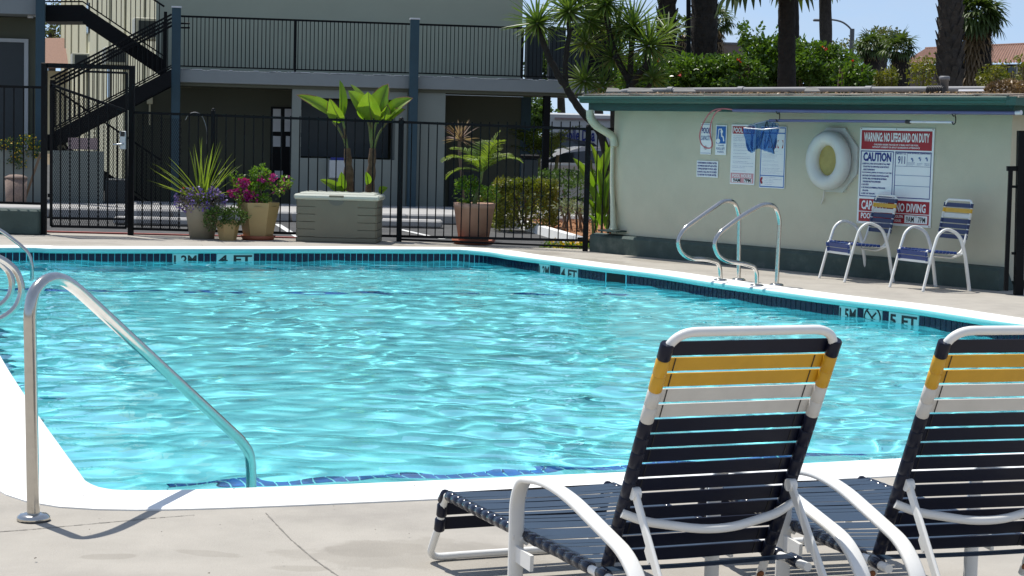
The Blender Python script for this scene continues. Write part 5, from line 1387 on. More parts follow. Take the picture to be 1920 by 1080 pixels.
# arcade: column, header, parapet, pier
cu0, cu1 = bpx(547, 250, -.1)[0], bpx(564, 250, -.1)[0]; pu0, pu1 = bpx(741, 250, -.1)[0], bpx(834, 250, -.1)[0]
hz0 = bpx(650, 185, -.1)[1]; sz0 = bpx(650, 298, -.1)[1]
mpart('column', cu0, cu1, -.05, vs0 - .062, -.35, -.1, 'bwallp')
mpart('header_beam', cu1, pu0, hz0, vs0 - .062, -.32, -.1, 'bwallp')
mpart('parapet_wall', cu1, pu0, -.05, sz0, -.32, -.1, 'bwallp')
mpart('pier', pu0, pu1, -.05, vs0 - .062, -.9, -.1, 'bwallp')
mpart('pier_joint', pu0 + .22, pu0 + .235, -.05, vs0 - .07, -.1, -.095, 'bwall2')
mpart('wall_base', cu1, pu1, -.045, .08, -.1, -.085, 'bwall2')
# blue posts
for px, yt, nm in ((330, 15, 'p'), (776, 37, 'p')):
    u = bpx(px, 120, .07)[0]; vt = bpx(px, yt, .07)[1]; w = .165
    po = mpart('post', u - w / 2, u + w / 2, -.05, vt, .005, .165, 'bpost', bev=.008)
    mpart('post_cap', u - w / 2 - .01, u + w / 2 + .01, vt + .001, vt + .03, -.005, .175, 'papers', po)
u = bpx(1024, 250, -.1)[0]; mpart('post', u - .065, u + .065, -.05, vs0 - .062, -.2, -.07, 'fence')
u = bpx(985, 250, REC)[0]; mpart('post', u - .1, u + .1, -.05, vs0 - .062, REC - .2, REC + .02, 'bpost')
u = bpx(1125, 60, -.6)[0]; mpart('post', u - .22, u + .22, vs1, 7.0, -1.0, -.6, 'fence')
# balcony railing
def railing(parent, p0, p1, h, gap=.075, lift=.06, ext=0.0, second=None, bw=.014):
    r = MB(); r.beam(p0 + ZU * h, p1 + ZU * h, .05, .035); ro = r.build('top_rail', M['fence'], parent)
    r = MB(); r.beam(p0 + ZU * lift, p1 + ZU * lift, .03, .025); r.build('bottom_rail', M['fence'], parent)
    if second:
        r = MB(); r.beam(p0 + ZU * second, p1 + ZU * second, .04, .04); r.build('hand_rail', M['fence'], parent)
    n = int(math.hypot((p1 - p0).x, (p1 - p0).y) / gap); b = MB(); b.box((0, 0, (h - lift) / 2), (bw, bw, h - lift)); m = b.mesh('baluster', M['fence'])
    for k in range(1, n): inst('baluster', m, p0.lerp(p1, k / n) + ZU * lift - origin_of(parent), None, parent)
hR = bpx(560, 38, -.05)[1] - vs1
segs = [(bpx(338, 80, -.05)[0], bpx(768, 80, -.05)[0]), (bpx(785, 80, -.05)[0], bpx(1145, 80, -.05)[0])]
for a, c in segs: railing(motel, Bw(a, vs1, -.05), Bw(c, vs1, -.05), hR)
for px in (554, 980): u = bpx(px, 80, -.05)[0]; mpart('railing_post', u - .02, u + .02, vs1, vs1 + hR, -.07, -.03, 'fence')
b = MB(); a = bpt(337, 44, .1)
for y in (44, 52): b.tube([bpt(338, y, .1), bpt(356, y, .1)], .018, 6)
b.build('rail_bracket', M['fence'], motel)
# notices on the recessed wall, doors
nb = thing('notice_board', bpt(545, 240, REC + .05), 'white notice sheets on a black board inside the arcade', 'notice board')
b = MB(); u0, v1 = bpx(508, 200, REC + .03); u1, v0 = bpx(582, 340, REC + .03); bbx(b, u0, u1, v0, v1, REC + .004, REC + .03); b.build('board', M['fence'], nb)
for (x0, y0, x1, y1) in ((512, 204, 526, 247), (534, 204, 546, 247), (563, 206, 578, 249), (512, 255, 526, 275), (536, 255, 547, 275), (563, 257, 579, 275), (515, 320, 530, 334)):
    b = MB(); u0, v1 = bpx(x0, y0, REC + .03); u1, v0 = bpx(x1, y1, REC + .03); bbx(b, u0, u1, v0, v1, REC + .032, REC + .038); sh = b.build('notice_sheet', M['papers'], nb)
    if x0 == 563 and y0 == 206:
        b = MB(); u0, v1 = bpx(571, 239, REC + .04); u1, v0 = bpx(576, 246, REC + .04); bbx(b, u0, u1, v0, v1, REC + .039, REC + .041); b.build('black_mark', M['hookblack'], sh)
b = MB(); u0, v1 = bpx(617, 300, 0); u1, v0 = bpx(646, 334, 0); bbx(b, u0, u1, v0, v1, -.098, .12, .01); mb_ = b.build('mail_box', M['trim'], None, Bw(u0, v0, 0)); tag(mb_, 'pale grey box fixed to the parapet wall behind the banana trunk', 'wall box')
b = MB(); bbx(b, u0 + .03, u1, v1 + .002, v1 + .05, -.09, .05); b.build('blue_top', M['signblue'], mb_)
mpart('door', bpx(842, 322, REC)[0], bpx(905, 322, REC)[0], -.05, bpx(842, 322, REC)[1], REC + .003, REC + .03, 'darkdoor')
mpart('opening_shade_sheet', cu1 + .05, pu0 - .05, sz0 + .02, hz0 - .02, -1.0, -.96, 'darkdoor')  # matte dark sheet set in the opening, its colour stands for the interior shade
# ---- left wing
LWN = .45
uE = bpx(84, 100, LWN)[0]; uF = bpx(-160, 100, LWN)[0]
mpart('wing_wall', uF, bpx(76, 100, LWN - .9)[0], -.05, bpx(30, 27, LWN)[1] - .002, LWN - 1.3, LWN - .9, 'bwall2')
mpart('wing_slab', uF, bpx(72, 10, LWN)[0], bpx(30, 26, LWN)[1], bpx(30, 0, LWN)[1] + .02, LWN - 1.3, LWN, 'slab')
u = bpx(76, 100, LWN + .05)[0]; mpart('post', u - .08, u + .08, -.05, 6.2, LWN + .002, LWN + .16, 'bpost', bev=.008)
u0, v1 = bpx(-30, 78, LWN - .9); u1, v0 = bpx(45, 300, LWN - .9)
dr_ = mpart('door', u0, u1, -.05, v1, LWN - .898, LWN - .86, 'darkdoor')
mpart('door_trim', u1 + .002, u1 + .075, -.05, v1 + .002, LWN - .898, LWN - .83, 'trim', dr_); mpart('door_trim', u0, u1 + .075, v1 + .004, v1 + .07, LWN - .898, LWN - .83, 'trim', dr_)
b = MB(); p = bpt(57, 34, LWN - .3); b.lathe([(0, 0), (.05, 0), (.055, .03), (.03, .09), (0, .1)], p, 12); b.beam(p + V((.05, 0, .05)), p + V((.15, 0, .02)), .02, .02); tag(b.build('flood_light', M['papers'], None, p), 'small white flood light below the wing slab', 'light')
# raised planter of the wing with trailing yellow flowers
pl = thing('raised_planter', bpt(20, 385, 1.2), 'pale raised planter wall with trailing yellow flowers', 'planter')
b = MB(); u0, v1 = bpx(-80, 280, 1.3); u1, _ = bpx(80, 280, 1.3); bbx(b, u0, u1, -.05, v1, .9, 1.3); b.build('planter_wall', M['bwallp'], pl)
b = MB(); f_ = MB()
for x, y in ((5, 270), (22, 266), (38, 276), (55, 262), (68, 272), (72, 285), (45, 262), (30, 285), (-10, 268), (26, 300), (38, 306), (60, 285)):
    c = bpt(x, y, 1.35); leaves(b, c, (.13, .1, .1), 70, .05, .2, thr=-.6); leaves(f_, c, (.12, .1, .1), 16, .035, .7, aspect=1, thr=-1)
b.build('foliage', M['herb'], pl)['kind'] = 'stuff'; f_.build('flowers', M['yellowfl'], pl)['kind'] = 'stuff'
b = MB(); c = bpt(30, 381, 1.9); c.z = .0; b.lathe([(0, -.05), (.17, -.05), (.19, .55), (0, .55)], c, 18); bn_ = tag(b.build('litter_bin', M['bin'], None, c), 'round brown pebbled bin standing before the pale planter wall', 'bin')
b = MB(); b.lathe([(0, .62), (.12, .61), (.2, .57), (.2, .552), (0, .552)], c, 18); b.build('bin_lid', M['bin'], bn_)
b = MB(); b.beam(bpt(76, 288, 1.7), bpt(46, 376, 1.7), .04, .04); tag(b.build('leaning_pole', M['twig'], None, bpt(46, 376, 1.7)), 'brown pole leaning against the pale planter wall', 'pole')

# ---- staircase
st_ = thing('staircase', bpt(210, 400, .2), 'dark zigzag steel staircase beside the motel', 'staircase')
SNF, SNB = .55, -.55
def flight(p0, p1, th_px, rail_h, front=SNF, back=SNB, nb=True, second=None):
    """p0,p1: pixels of the stringer's upper edge on the front plane"""
    a, c = bpt(*p0, front), bpt(*p1, front); hgt = th_px
    for n, nm in ((0, 'f'), (back - front, 'b')):
        b = MB(); A, C_ = a + BNN * n, c + BNN * n
        b.prism([A, C_, C_ - ZU * hgt, A - ZU * hgt], BNN * -.05); b.build('stringer', M['fence'], st_)
    k = max(2, int(abs(c.z - a.z) / .19))
    for i in range(k):
        q = a.lerp(c, (i + .5) / k) - ZU * .12; b = MB(); b.obox(q + BNN * (back - front) / 2, BE, BNN, ZU, (.29, abs(front - back) - .11, .05)); b.build('tread', M['fence'], st_)
    if nb:
        for n in ((0,) if nb == 1 else (0, back - front)):
            railing(st_, a + BNN * n, c + BNN * n, rail_h, gap=.085, lift=.07, second=second)
flight((94, 250), (321, 130), .30, 1.0, nb=2, second=.86)
flight((155, 10), (307, 112), .33, 1.0, SNB - .15, SNB - 1.2, 1)
b = MB(); A = bpt(84, 9, SNB - .15); C_ = bpt(156, 9, SNB - .15); b.prism([A, C_, C_ - ZU * .31, A - ZU * .31], BNN * -1.2); b.build('upper_landing', M['fence'], st_)
railing(st_, A, C_, 1.0)
flight((96, 262), (300, 398), .30, 1.0, SNB - .15, SNB - 1.2, 1)
b = MB(); A = bpt(84, 252, SNF); C_ = bpt(108, 252, SNF); b.prism([A, C_, C_ - ZU * .3, A - ZU * .3], BNN * -2.3); b.build('middle_landing', M['fence'], st_)
u = bpx(310, 70, SNB)[0]; b = MB(); bbx(b, u - .03, u + .03, bpx(310, 140, SNB)[1], bpx(310, 22, SNB)[1], SNB - .03, SNB + .03); b.build('newel_post', M['fence'], st_)
b = MB(); u = bpx(98, 200, SNF)[0]; bbx(b, u - .04, u + .04, -.05, bpx(98, 150, SNF)[1], SNF - .04, SNF + .04); b.build('newel_post', M['fence'], st_)
# objects under the stairs
b = MB(); u0, v1 = bpx(96, 282, 1.2); u1, _ = bpx(194, 282, 1.2); bbx(b, u0, u1, -.05, v1, .95, 1.2); tag(b.build('block_wall', M['bwallp'], None, Bw(u0, 0, 1.1)), 'plain grey block wall low behind the gate mesh', 'wall')
b = MB(); u0, v1 = bpx(128, 258, 1.15); u1, v0 = bpx(183, 281, 1.15); bbx(b, u0, u1, v0, v1, 1.08, 1.15); tag(b.build('pink_panel', M['pinkpanel'], None, Bw(u0, v0, -1.8)), 'dusty pink panel on the block wall under the stairs', 'panel')
b = MB(); u0, v1 = bpx(196, 335, 1.1); u1, _ = bpx(236, 335, 1.1); bbx(b, u0, u1, -.05, v1, .7, 1.1, .02); tag(b.build('dark_cabinet', M['darkdoor'], None, Bw(u0, 0, -1.5)), 'dark metal cabinet under the lower stair flight', 'cabinet')
b = MB(); c = bpt(281, 186, REC + .1); b.obox(c, BE, BNN, ZU, (.11, .1, .19), .01); b.tube([c - ZU * .1, c - ZU * .5], .02, 6); tag(b.build('meter_box', M['cream'], None, c), 'pale meter box with conduit near the foot of the blue post', 'meter')

# ---- neighbour seen through the stairs
w0 = PK(322, 240, 33.5); w1 = PY(113, 240, 95.0); w0.z = w1.z = 0
ne = (w1 - w0).normalized(); nnrm = V((-ne.y, ne.x, 0)); nL = (w1 - w0).length
if nnrm.x > 0: nnrm = -nnrm
nbld = thing('board_clad_building', w0, 'sunlit cream board clad wing seen through the staircase', 'building')
b = MB(); b.obox((w0 + w1) / 2 - nnrm * 2 + ZU * 4.5, ne, nnrm, ZU, (nL, 4, 9.1)); b.build('wall', M['cream'], nbld)
k = 0; s_ = .2
bm_ = MB(); bm_.obox((0, 0, 0), ne, nnrm, ZU, (.07, .06, 9)); btm = bm_.mesh('batten', M['creamd'])
while s_ < nL:
    inst('batten', btm, ne * s_ + nnrm * .03 + ZU * 4.5, None, nbld); s_ += 6.5; k += 1
for f, wz in ((.34, 2.9), (.55, 5.4)):
    b = MB(); b.obox(w0 + ne * (nL * f) + nnrm * .03 + ZU * wz, ne, nnrm, ZU, (1.3, .07, 1.1)); wo_ = b.build('window', M['glass'], nbld)
for px, py, Y, s_ in ((157, 104, 44, 1.3), (122, 112, 60, 1.6), (268, 55, 35.5, .75)):
    p = PY(px, py, Y * KD); t_ = (p - w0).dot(ne); q = w0 + ne * t_ + nnrm * .3; q.z = p.z
    b = MB(); b.obox(q, ne, nnrm, ZU, (s_, .62, .48), .02); ac = tag(b.build('air_conditioner', M['acunit'], None, q), {157: 'beige air conditioner nearer the stairs on the sunlit wall', 122: 'beige air conditioner at the far end of the sunlit wall', 268: 'beige air conditioner high behind the stair railing'}[px], 'air conditioner', 'air conditioners on the sunlit wall')
    b = MB(); b.obox(q - ne * (s_ / 2 + .006), nnrm, ne, ZU, (.45, .012, .34)); b.build('grille', M['darkdoor'], ac)
# shingled roof and tree beyond
p = PK(100, 130, 75); hs = thing('shingled_house', V((p.x, 75 * KD, 0)), 'house with brown shingle roof glimpsed left under the stairs', 'house')
b = MB(); r0, r1 = PK(60, 128, 74), PK(135, 128, 74); t0, t1 = PK(58, 77, 78), PK(135, 77, 78); b.prism([r0, r1, t1, t0], ZU * .15); b.build('roof', M['shingle'], hs)
b = MB(); b.box(((r0.x + r1.x) / 2, 78 * KD, r0.z / 2), (r1.x - r0.x - .4, 6, r0.z - .1)); b.build('wall', M['creamd'], hs)
tr_ = thing('olive_tree', PK(100, 200, 82) * 1.0, 'dry grey green tree behind the brown shingle roof', 'tree'); tr_.location.z = 0
b = MB(); c = PK(98, 55, 82); b.tube([V((c.x, c.y, 0)), c], .2, 7); b.build('trunk', M['bark2'], tr_)
b = MB(); leaves(b, c, (1.6, 1.4, 1.5), 1200, .22, .2, thr=-.1); b.build('crown', M['ltree'], tr_)

# ================================================================== CAR PARK STRIP
k0 = bpx(200, 415, 3.0); kb = MB()
walk = tag(MB().obox(Bw(4, .03, 1.65), BE, BNN, ZU, (19, 3.6, .16), .02).build('pavement', M['kerb']), kind='structure')
kerb_m = MB().obox((0, 0, 0), BE, BNN, ZU, (1.96, .16, .18), .03).mesh('kerb_stone', M['kerb'])
for k in range(9): inst('kerb_stone', kerb_m, Bw(-5 + 2 * k, .035, 3.54), None, walk)
ws = G(770, 428, -.05); b = MB(); b.box((ws.x, ws.y + .25, .02), (1.02, .42, .13), rad(2), .03); tag(b.build('wheel_stop', M['kerb'], None, (ws.x, ws.y, 0)), 'white concrete wheel stop behind the middle fence post', 'wheel stop')
ws = G(300, 424, -.05); b = MB(); b.box((ws.x, ws.y + .2, .02), (1.5, .36, .12), rad(2), .03); tag(b.build('wheel_stop', M['kerb'], None, (ws.x, ws.y, 0)), 'white concrete wheel stop behind the spiky grass planter', 'wheel stop')
b = MB(); a, c = V((-9, FENCE_Y + .12, .008)), V((-3.2, FENCE_Y + .12, .008)); b.beam(V((-9, FENCE_Y + .16, -.0)), V((-3.0, FENCE_Y + .2, -.0)), .10, .03); tag(b.build('red_kerb', M['redpaint']), kind='structure')
def line(p, q, w):
    a, c = G(*p, -.045), G(*q, -.045); s = (c - a).cross(ZU).normalized() * w / 2; lb_.quad(a - s, c - s, c + s, a + s)
lb_ = MB(); line((750, 430), (830, 448), .1); line((520, 420), (560, 445), .1); line((960, 424), (1075, 452), .1); tag(lb_.build('parking_lines', M['linepaint']), kind='structure')
# planting bed with white kerb
bedpx = [(830, 411), (900, 412), (960, 421), (1010, 435), (1050, 447), (1090, 459)]
bp_ = [G(x, y, -.03) for x, y in bedpx]
bedpoly = bp_ + [bp_[-1] + V((1.6, .4, 0)), V((3.2, 24.6 * KD, 0)), V((4.5, 33.5 * KD, 0)), V((1, 33.5 * KD, 0)), V((-1.0, 30.5 * KD, 0))]
bed = fill('planting_bed', bedpoly, None, M['mulch'], .03)
kp = spline(bp_, 6); b = MB(); vs = []
for i, p in enumerate(kp):
    t_ = (kp[min(i + 1, len(kp) - 1)] - kp[max(0, i - 1)]).normalized(); s_ = V((-t_.y, t_.x, 0)); vs += [p + s_ * .08 + ZU * -.0, p + s_ * .07 + ZU * .11, p - s_ * .06 + ZU * .11, p - s_ * .08 - ZU * .03]
b.add(vs, [(i * 4 + j, i * 4 + j + 1, i * 4 + j + 5, i * 4 + j + 4) for i in range(len(kp) - 1) for j in range(3)]); tag(b.build('bed_kerb', M['coping']), kind='structure')
b = MB()
for k in range(2600):
    i = random.randrange(len(kp)); p = kp[i] + V((rnd(-.1, 1.4), rnd(.1, 3.2), 0)); p.z = .035 + rnd(0, .05) + .1 * max(0, mnoise.noise(p * 1.1)); a = rdir(); a.z *= .4; s_ = rnd(.02, .06); w = a.cross(ZU).normalized() * s_ * .35
    b.add([p - a * s_, p + w, p + a * s_, p - w], [(0, 1, 2), (0, 2, 3)])
tag(b.build('mulch_chips', M['mulch']), 'orange brown bark mulch scattered in the planting bed', 'mulch', kind='stuff')
def bush(name, c, R, n, leaf, m, label, cat='shrub', group=None, box=False, **kw):
    c = V(c); t = thing(name, V((c.x, c.y, 0)), label, cat, group)
    b = MB(); 
    for q in range(4): b.tube([V((c.x + rnd(-.1, .1), c.y, 0)), c + V((rnd(-.6, .6) * R[0], rnd(-.5, .5) * R[1], rnd(-.1, .5) * R[2]))], .018, 5)
    b.build('stem', M['twig'], t)
    b = MB()
    if box:
        for k in range(n):
            f = random.random(); p = V((rnd(-1, 1), rnd(-1, 1), rnd(-1, 1))); ax = random.choice((0, 1, 2, 2)); p[ax] = (1 if ax == 2 else random.choice((-1, 1))) * rnd(.85, 1.06)
            p = c + V((p.x * R[0], p.y * R[1], p.z * R[2])) + rdir() * .05
            a = (rdir() + ZU * .4).normalized(); w = a.cross(rdir()).normalized(); s_ = leaf * rnd(.6, 1.2); b.add([p, p + a * s_ * .5 + w * s_ * .25, p + a * s_, p + a * s_ * .5 - w * s_ * .25], [(0, 1, 2), (0, 2, 3)])
    else: leaves(b, c, R, n, leaf, **kw)
    b.build('foliage', M[m], t)['kind'] = 'stuff'; return t
bush('clipped_shrub', PK(985, 386, 26.2), (.47, .4, .36), 6500, .072, 'hedge', 'clipped yellow green shrub right of the terracotta pot', box=True)
bush('clipped_shrub', PK(930, 392, 27.4), (.3, .3, .3), 2600, .07, 'hedge', 'smaller clipped shrub hidden behind the terracotta pot', box=True)
bush('dark_hedge', PK(1065, 368, 29.5), (.75, .4, .42), 2000, .07, 'herb', 'dark shaded hedge in front of the white car', 'hedge', box=True)
bush('dark_hedge', PK(1050, 372, 28.3), (.55, .3, .3), 1000, .07, 'herb', 'dark low hedge between clipped shrub and silver plant', 'hedge', box=True)
bush('silver_plant', PK(1063, 388, 25.4), (.2, .2, .13), 300, .06, 'silver', 'small silvery plant on the orange mulch', aspect=.3, shell=.2, thr=-.4)
bush('silver_plant', PK(1090, 394, 25.2), (.17, .17, .1), 200, .06, 'silver', 'low silvery plant beside the fence end post', aspect=.3, shell=.2, thr=-.4)
b = MB(); f_ = MB(); fb = thing('flower_bed', G(1060, 466, 0), 'low yellow flowers growing under the fence at the end post', 'flowers')
for k in range(9):
    c = PK(1024 + k * 9.5, 463, 21.95 - .012 * k); leaves(b, c, (.08, .12, .06), 60, .05, .2, thr=-.8); leaves(f_, c + ZU * .03, (.08, .12, .05), 12, .05, .6, aspect=1, thr=-1)
b.build('foliage', M['lime'], fb)['kind'] = 'stuff'; f_.build('flowers', M['yellowfl'], fb)['kind'] = 'stuff'
# feathery palm behind the balcony end
random.seed(41)
fp = thing('feather_palm', V((PK(1020, 300, 32.5).x, 32.5 * KD, 0)), 'light green feathery palm clump behind the dark post', 'palm')
b = MB(); c = PK(1012, 262, 32.5); 
for q in (-.2, .0, .25): b.tube([V((c.x + q, c.y, 0)), c + V((q * 1.5, 0, -.3))], .04, 6)
b.build('stem', M['stem_green'], fp)
for k in range(26):
    a = rnd(0, 6.283); d = V((math.cos(a) * .8, math.sin(a) * .6, rnd(.6, 1.6))); b = MB(); frond_mb(b, c + V((rnd(-.3, .3), rnd(-.2, .2), -.35)), d, rnd(.6, 1.0), 16, .03, .3, 1.2); b.build('frond', M['frond'], fp)
b = MB(); c = PK(993, 318, 29); c.z = .0; b.box((c.x, c.y, .55), (.3, .3, 1.1), 0, .02); bb_ = b.build('news_stand', M['darkdoor'], None, c); tag(bb_, 'dark brown upright box under the feathery palm', 'box')
b = MB(); b.box((c.x, c.y, 1.14), (.36, .36, .07), 0, .02); b.build('top_cap', M['fence'], bb_)

# ---- vehicles
def car(name, c, L, W, H_, m, label, yaw):
    c = V(c); t = thing(name, c, label, 'car', None)
    R = Matrix.Rotation(yaw, 3, 'Z')
    def X(x, y, z): return c + R @ V((x * L, y * W, z * H_))
    def side(pr, y): return [X(x, y, z) for x, z in pr]
    body = [(-.5, .2), (-.5, .55), (-.46, .64), (-.25, .69), (.28, .71), (.47, .69), (.5, .58), (.5, .2)]
    b = MB(); b.prism(side(body, -.5), R @ V((0, W, 0))); b.build('body', M[m], t)
    gh = [(-.27, .69), (-.12, .93), (-.02, .985), (.22, .985), (.36, .92), (.45, .70)]
    b = MB(); A = side(gh, -.42); k = len(A); vs = [X(x, -.5 * (.97 if z < .7 else .82), z) for x, z in gh] + [X(x, .5 * (.97 if z < .7 else .82), z) for x, z in gh]
    b.add(vs, [tuple(range(k))[::-1], tuple(range(k, 2 * k))] + [(i, (i + 1) % k, k + (i + 1) % k, k + i) for i in range(k)]); cb_ = b.build('cabin', M[m], t)
    for s in (-1, 1):
        wn = [(-.21, .735), (-.11, .88), (-.0, .925), (.08, .93), (.08, .735)]; wn2 = [(.10, .735), (.10, .93), (.21, .925), (.31, .87), (.37, .745)]
        for w in (wn, wn2):
            b = MB(); b.prism([X(x, s * (.492 - .16 * max(0, (z - .62) / .36) * .5), z) for x, z in w], R @ V((0, s * .012, 0))); b.build('side_window', M['glass'], cb_)
        for x in (-.31, .31):
            b = MB(); p = X(x, s * .44, 0); a = R @ V((0, 1, 0)); r_ = .33
            b.tube([p + ZU * r_ - a * .1, p + ZU * r_ + a * .1], r_, 20); wh = b.build('wheel', M['tyre'], t)
            b = MB(); b.tube([p + ZU * r_ + a * (s * .101), p + ZU * r_ + a * (s * .108)], r_ * .62, 16); b.build('rim', M['lock'], wh)
    b = MB(); b.prism([X(-.265, -.38, .70), X(-.265, .38, .70), X(-.135, .36, .90), X(-.135, -.36, .90)], R @ V((-.015, 0, .006))); b.build('windscreen', M['glass'], cb_)
    b = MB(); b.prism([X(.452, -.38, .71), X(.452, .38, .71), X(.375, .36, .88), X(.375, -.36, .88)], R @ V((.015, 0, .006))); b.build('rear_window', M['glass'], cb_)
    for s in (-1, 1):
        b = MB(); b.obox(X(.5, s * .42, .54), R @ V((1, 0, 0)), R @ V((0, 1, 0)), ZU, (.05, .18, .2)); b.build('tail_lamp', M['redlight'], t)
        b = MB(); b.obox(X(-.49, s * .4, .5), R @ V((1, 0, 0)), R @ V((0, 1, 0)), ZU, (.06, .22, .12)); b.build('head_lamp', M['papers'], t)
        b = MB(); b.obox(X(-.2, s * .55, .66), R @ V((1, 0, 0)), R @ V((0, 1, 0)), ZU, (.12, .18, .13), .03); b.build('wing_mirror', M[m], t)
    return t
c = PK(1090, 330, 35); c.z = -.06; zr_ = PK(1085, 273, 35).z
car('parked_car', c, 4.4, 1.8, zr_ + .06, 'carwhite', 'white parked car seen through the fence beside the canna', rad(4))
c = PK(985, 330, 40); c.z = -.06; car('parked_car', c, 4.5, 1.8, 1.55, 'carblue', 'dark parked car with a red tail lamp behind the dark post', rad(3))
# lettered van
vY = 42 * KD; a = PY(1040, 265, vY); c = PY(1175, 210, vY); van = thing('lettered_van', V(((a.x + c.x) / 2, vY + 1, -.06)), 'pale grey lettered van behind the white car', 'van')
zt_ = PY(1100, 213, vY).z; b = MB(); b.box(((a.x + c.x) / 2 + .4, vY + 1, (zt_ + .5) / 2), (c.x - a.x + 1.2, 2, zt_ - .5), 0, .04); b.build('cargo_box', M['papers'], van)
b = MB(); b.box(((a.x + c.x) / 2 + 2.6, vY + 1, 1.05), (1.7, 1.9, 1.5), 0, .15); b.build('cab', M['papers'], van)
for x in (-.8, 2.4):
    b = MB(); p = V(((a.x + c.x) / 2 + x, vY + .1, .3)); b.tube([p, p + V((0, .25, 0))], .36, 18); b.build('wheel', M['tyre'], van)
o = PY(1046, 264, vY - .01); o2 = PY(1116, 242, vY - .01); text_mb('mobile Dea', o2.x - o.x, (o2.z - o.z), o + V((0, -.012, 0)), V((1, 0, 0)), ZU, V((0, -1, 0)), .03).build('lettering', M['signblue'], van)
q0, q1 = PY(1040, 222, vY), PY(1160, 216, vY); b = MB(); b.box((q0.x + (q1.x - q0.x) / 2, vY - .02, q0.z), (q1.x - q0.x, .03, .05)); b.build('trim_strip', M['pinkpanel'], van)

# ================================================================== BACKGROUND PLANTING
random.seed(77)
hb = [((1205, 150), 29.0, (0.5, 0.5, 0.45), 1900, 'leafy green hibiscus at the left end beside the yucca'), ((1278, 146), 30.5, (0.75, 0.6, 0.45), 3000, 'leafy green hibiscus below the two thick palm trunks'), ((1366, 146), 30.5, (0.7, 0.6, 0.45), 2900, 'leafy green hibiscus in front of the flat topped grey building'), ((1437, 120), 31.5, (0.62, 0.6, 0.55), 3000, 'tallest leafy green hibiscus around the black palm trunk'), ((1530, 126), 31.0, (0.72, 0.6, 0.47), 3000, 'leafy green hibiscus beneath the slender palm trunk'), ((1596, 146), 29.5, (0.38, 0.5, 0.3), 1200, 'small leafy green hibiscus at the right end of the row')]
for (px, py), Y, R, n, lab in hb:
    Y *= KD; c = PY(px, py, Y); t = thing('hibiscus_bush', V((c.x, c.y, 0)), lab, 'bush', 'hibiscus bushes behind the pool house')
    b = MB()
    for k in range(7): b.tube(spline([V((c.x + rnd(-.15, .15), c.y, 0)), V((c.x + rnd(-.3, .3), c.y + rnd(-.3, .3), c.z * .6)), c + V((rnd(-.7, .7) * R[0], rnd(-.6, .6) * R[1], rnd(0, .9) * R[2]))], 4), .02, 5)
    b.build('stem', M['twig'], t)
    b = MB(); leaves(b, c, R, n, .105, .35, clump=2.2, aspect=.62, thr=-.12)
    leaves(b, c - ZU * R[2], (R[0] * .9, R[1] * .9, R[2]), n // 2, .105, .4, clump=2.2, aspect=.62, thr=-.12)
    for k in range(6 if px == 1437 else 3):      # leggy shoots that break the outline
        p = c + V((rnd(-.8, .8) * R[0], rnd(-.5, .5) * R[1], R[2] * rnd(.6, .9))); d = V((rnd(-.4, .4), 0, 1)).normalized()
        for j in range(7 if px == 1437 else 3): leaves(b, p + d * (j * .055), (.09, .09, .07), 7, .09, .3, aspect=.6, thr=-1)
    b.build('foliage', M['hib'], t)['kind'] = 'stuff'
    f_ = MB()
    for k in range(1):
        d = rdir(-.2); p = c + V((d.x * R[0], -abs(d.y) * R[1], d.z * R[2])) * 1.02; leaves(f_, p, (.03, .03, .03), 5, .05, .4, aspect=1, thr=-1)
    f_.build('flowers', M['redfl'], t)['kind'] = 'stuff'
def fan_leaf(p, d, R, m, n=11, droop=.25, name='frond', parent=None, stalk=None):
    """one palmate leaf: stalk plus a pleated fan of pointed segments"""
    b = MB(); d = V(d).normalized(); side = d.cross(ZU)
    side = side.normalized() if side.length > .05 else V((1, 0, 0)); nn = side.cross(d).normalized(); s = stalk if stalk is not None else R * .8
    h = p + d * s; b.tube([p, p + d * s * .5, h], .011, 4)
    for k in range(n):
        a = rad(-105 + 210 * k / (n - 1)); dd = (d * math.cos(a) + side * math.sin(a)).normalized(); r = R * (1 - .25 * abs(a) / 2)
        b.blade(h, dd, r * rnd(.92, 1.05), R * .17, droop * (1 + abs(a)), 3, .2, up=nn, taper=lambda t_: (.35 + .65 * min(1, t_ * 2)) * (1 - max(0, t_ - .5) * 1.9))
    return b
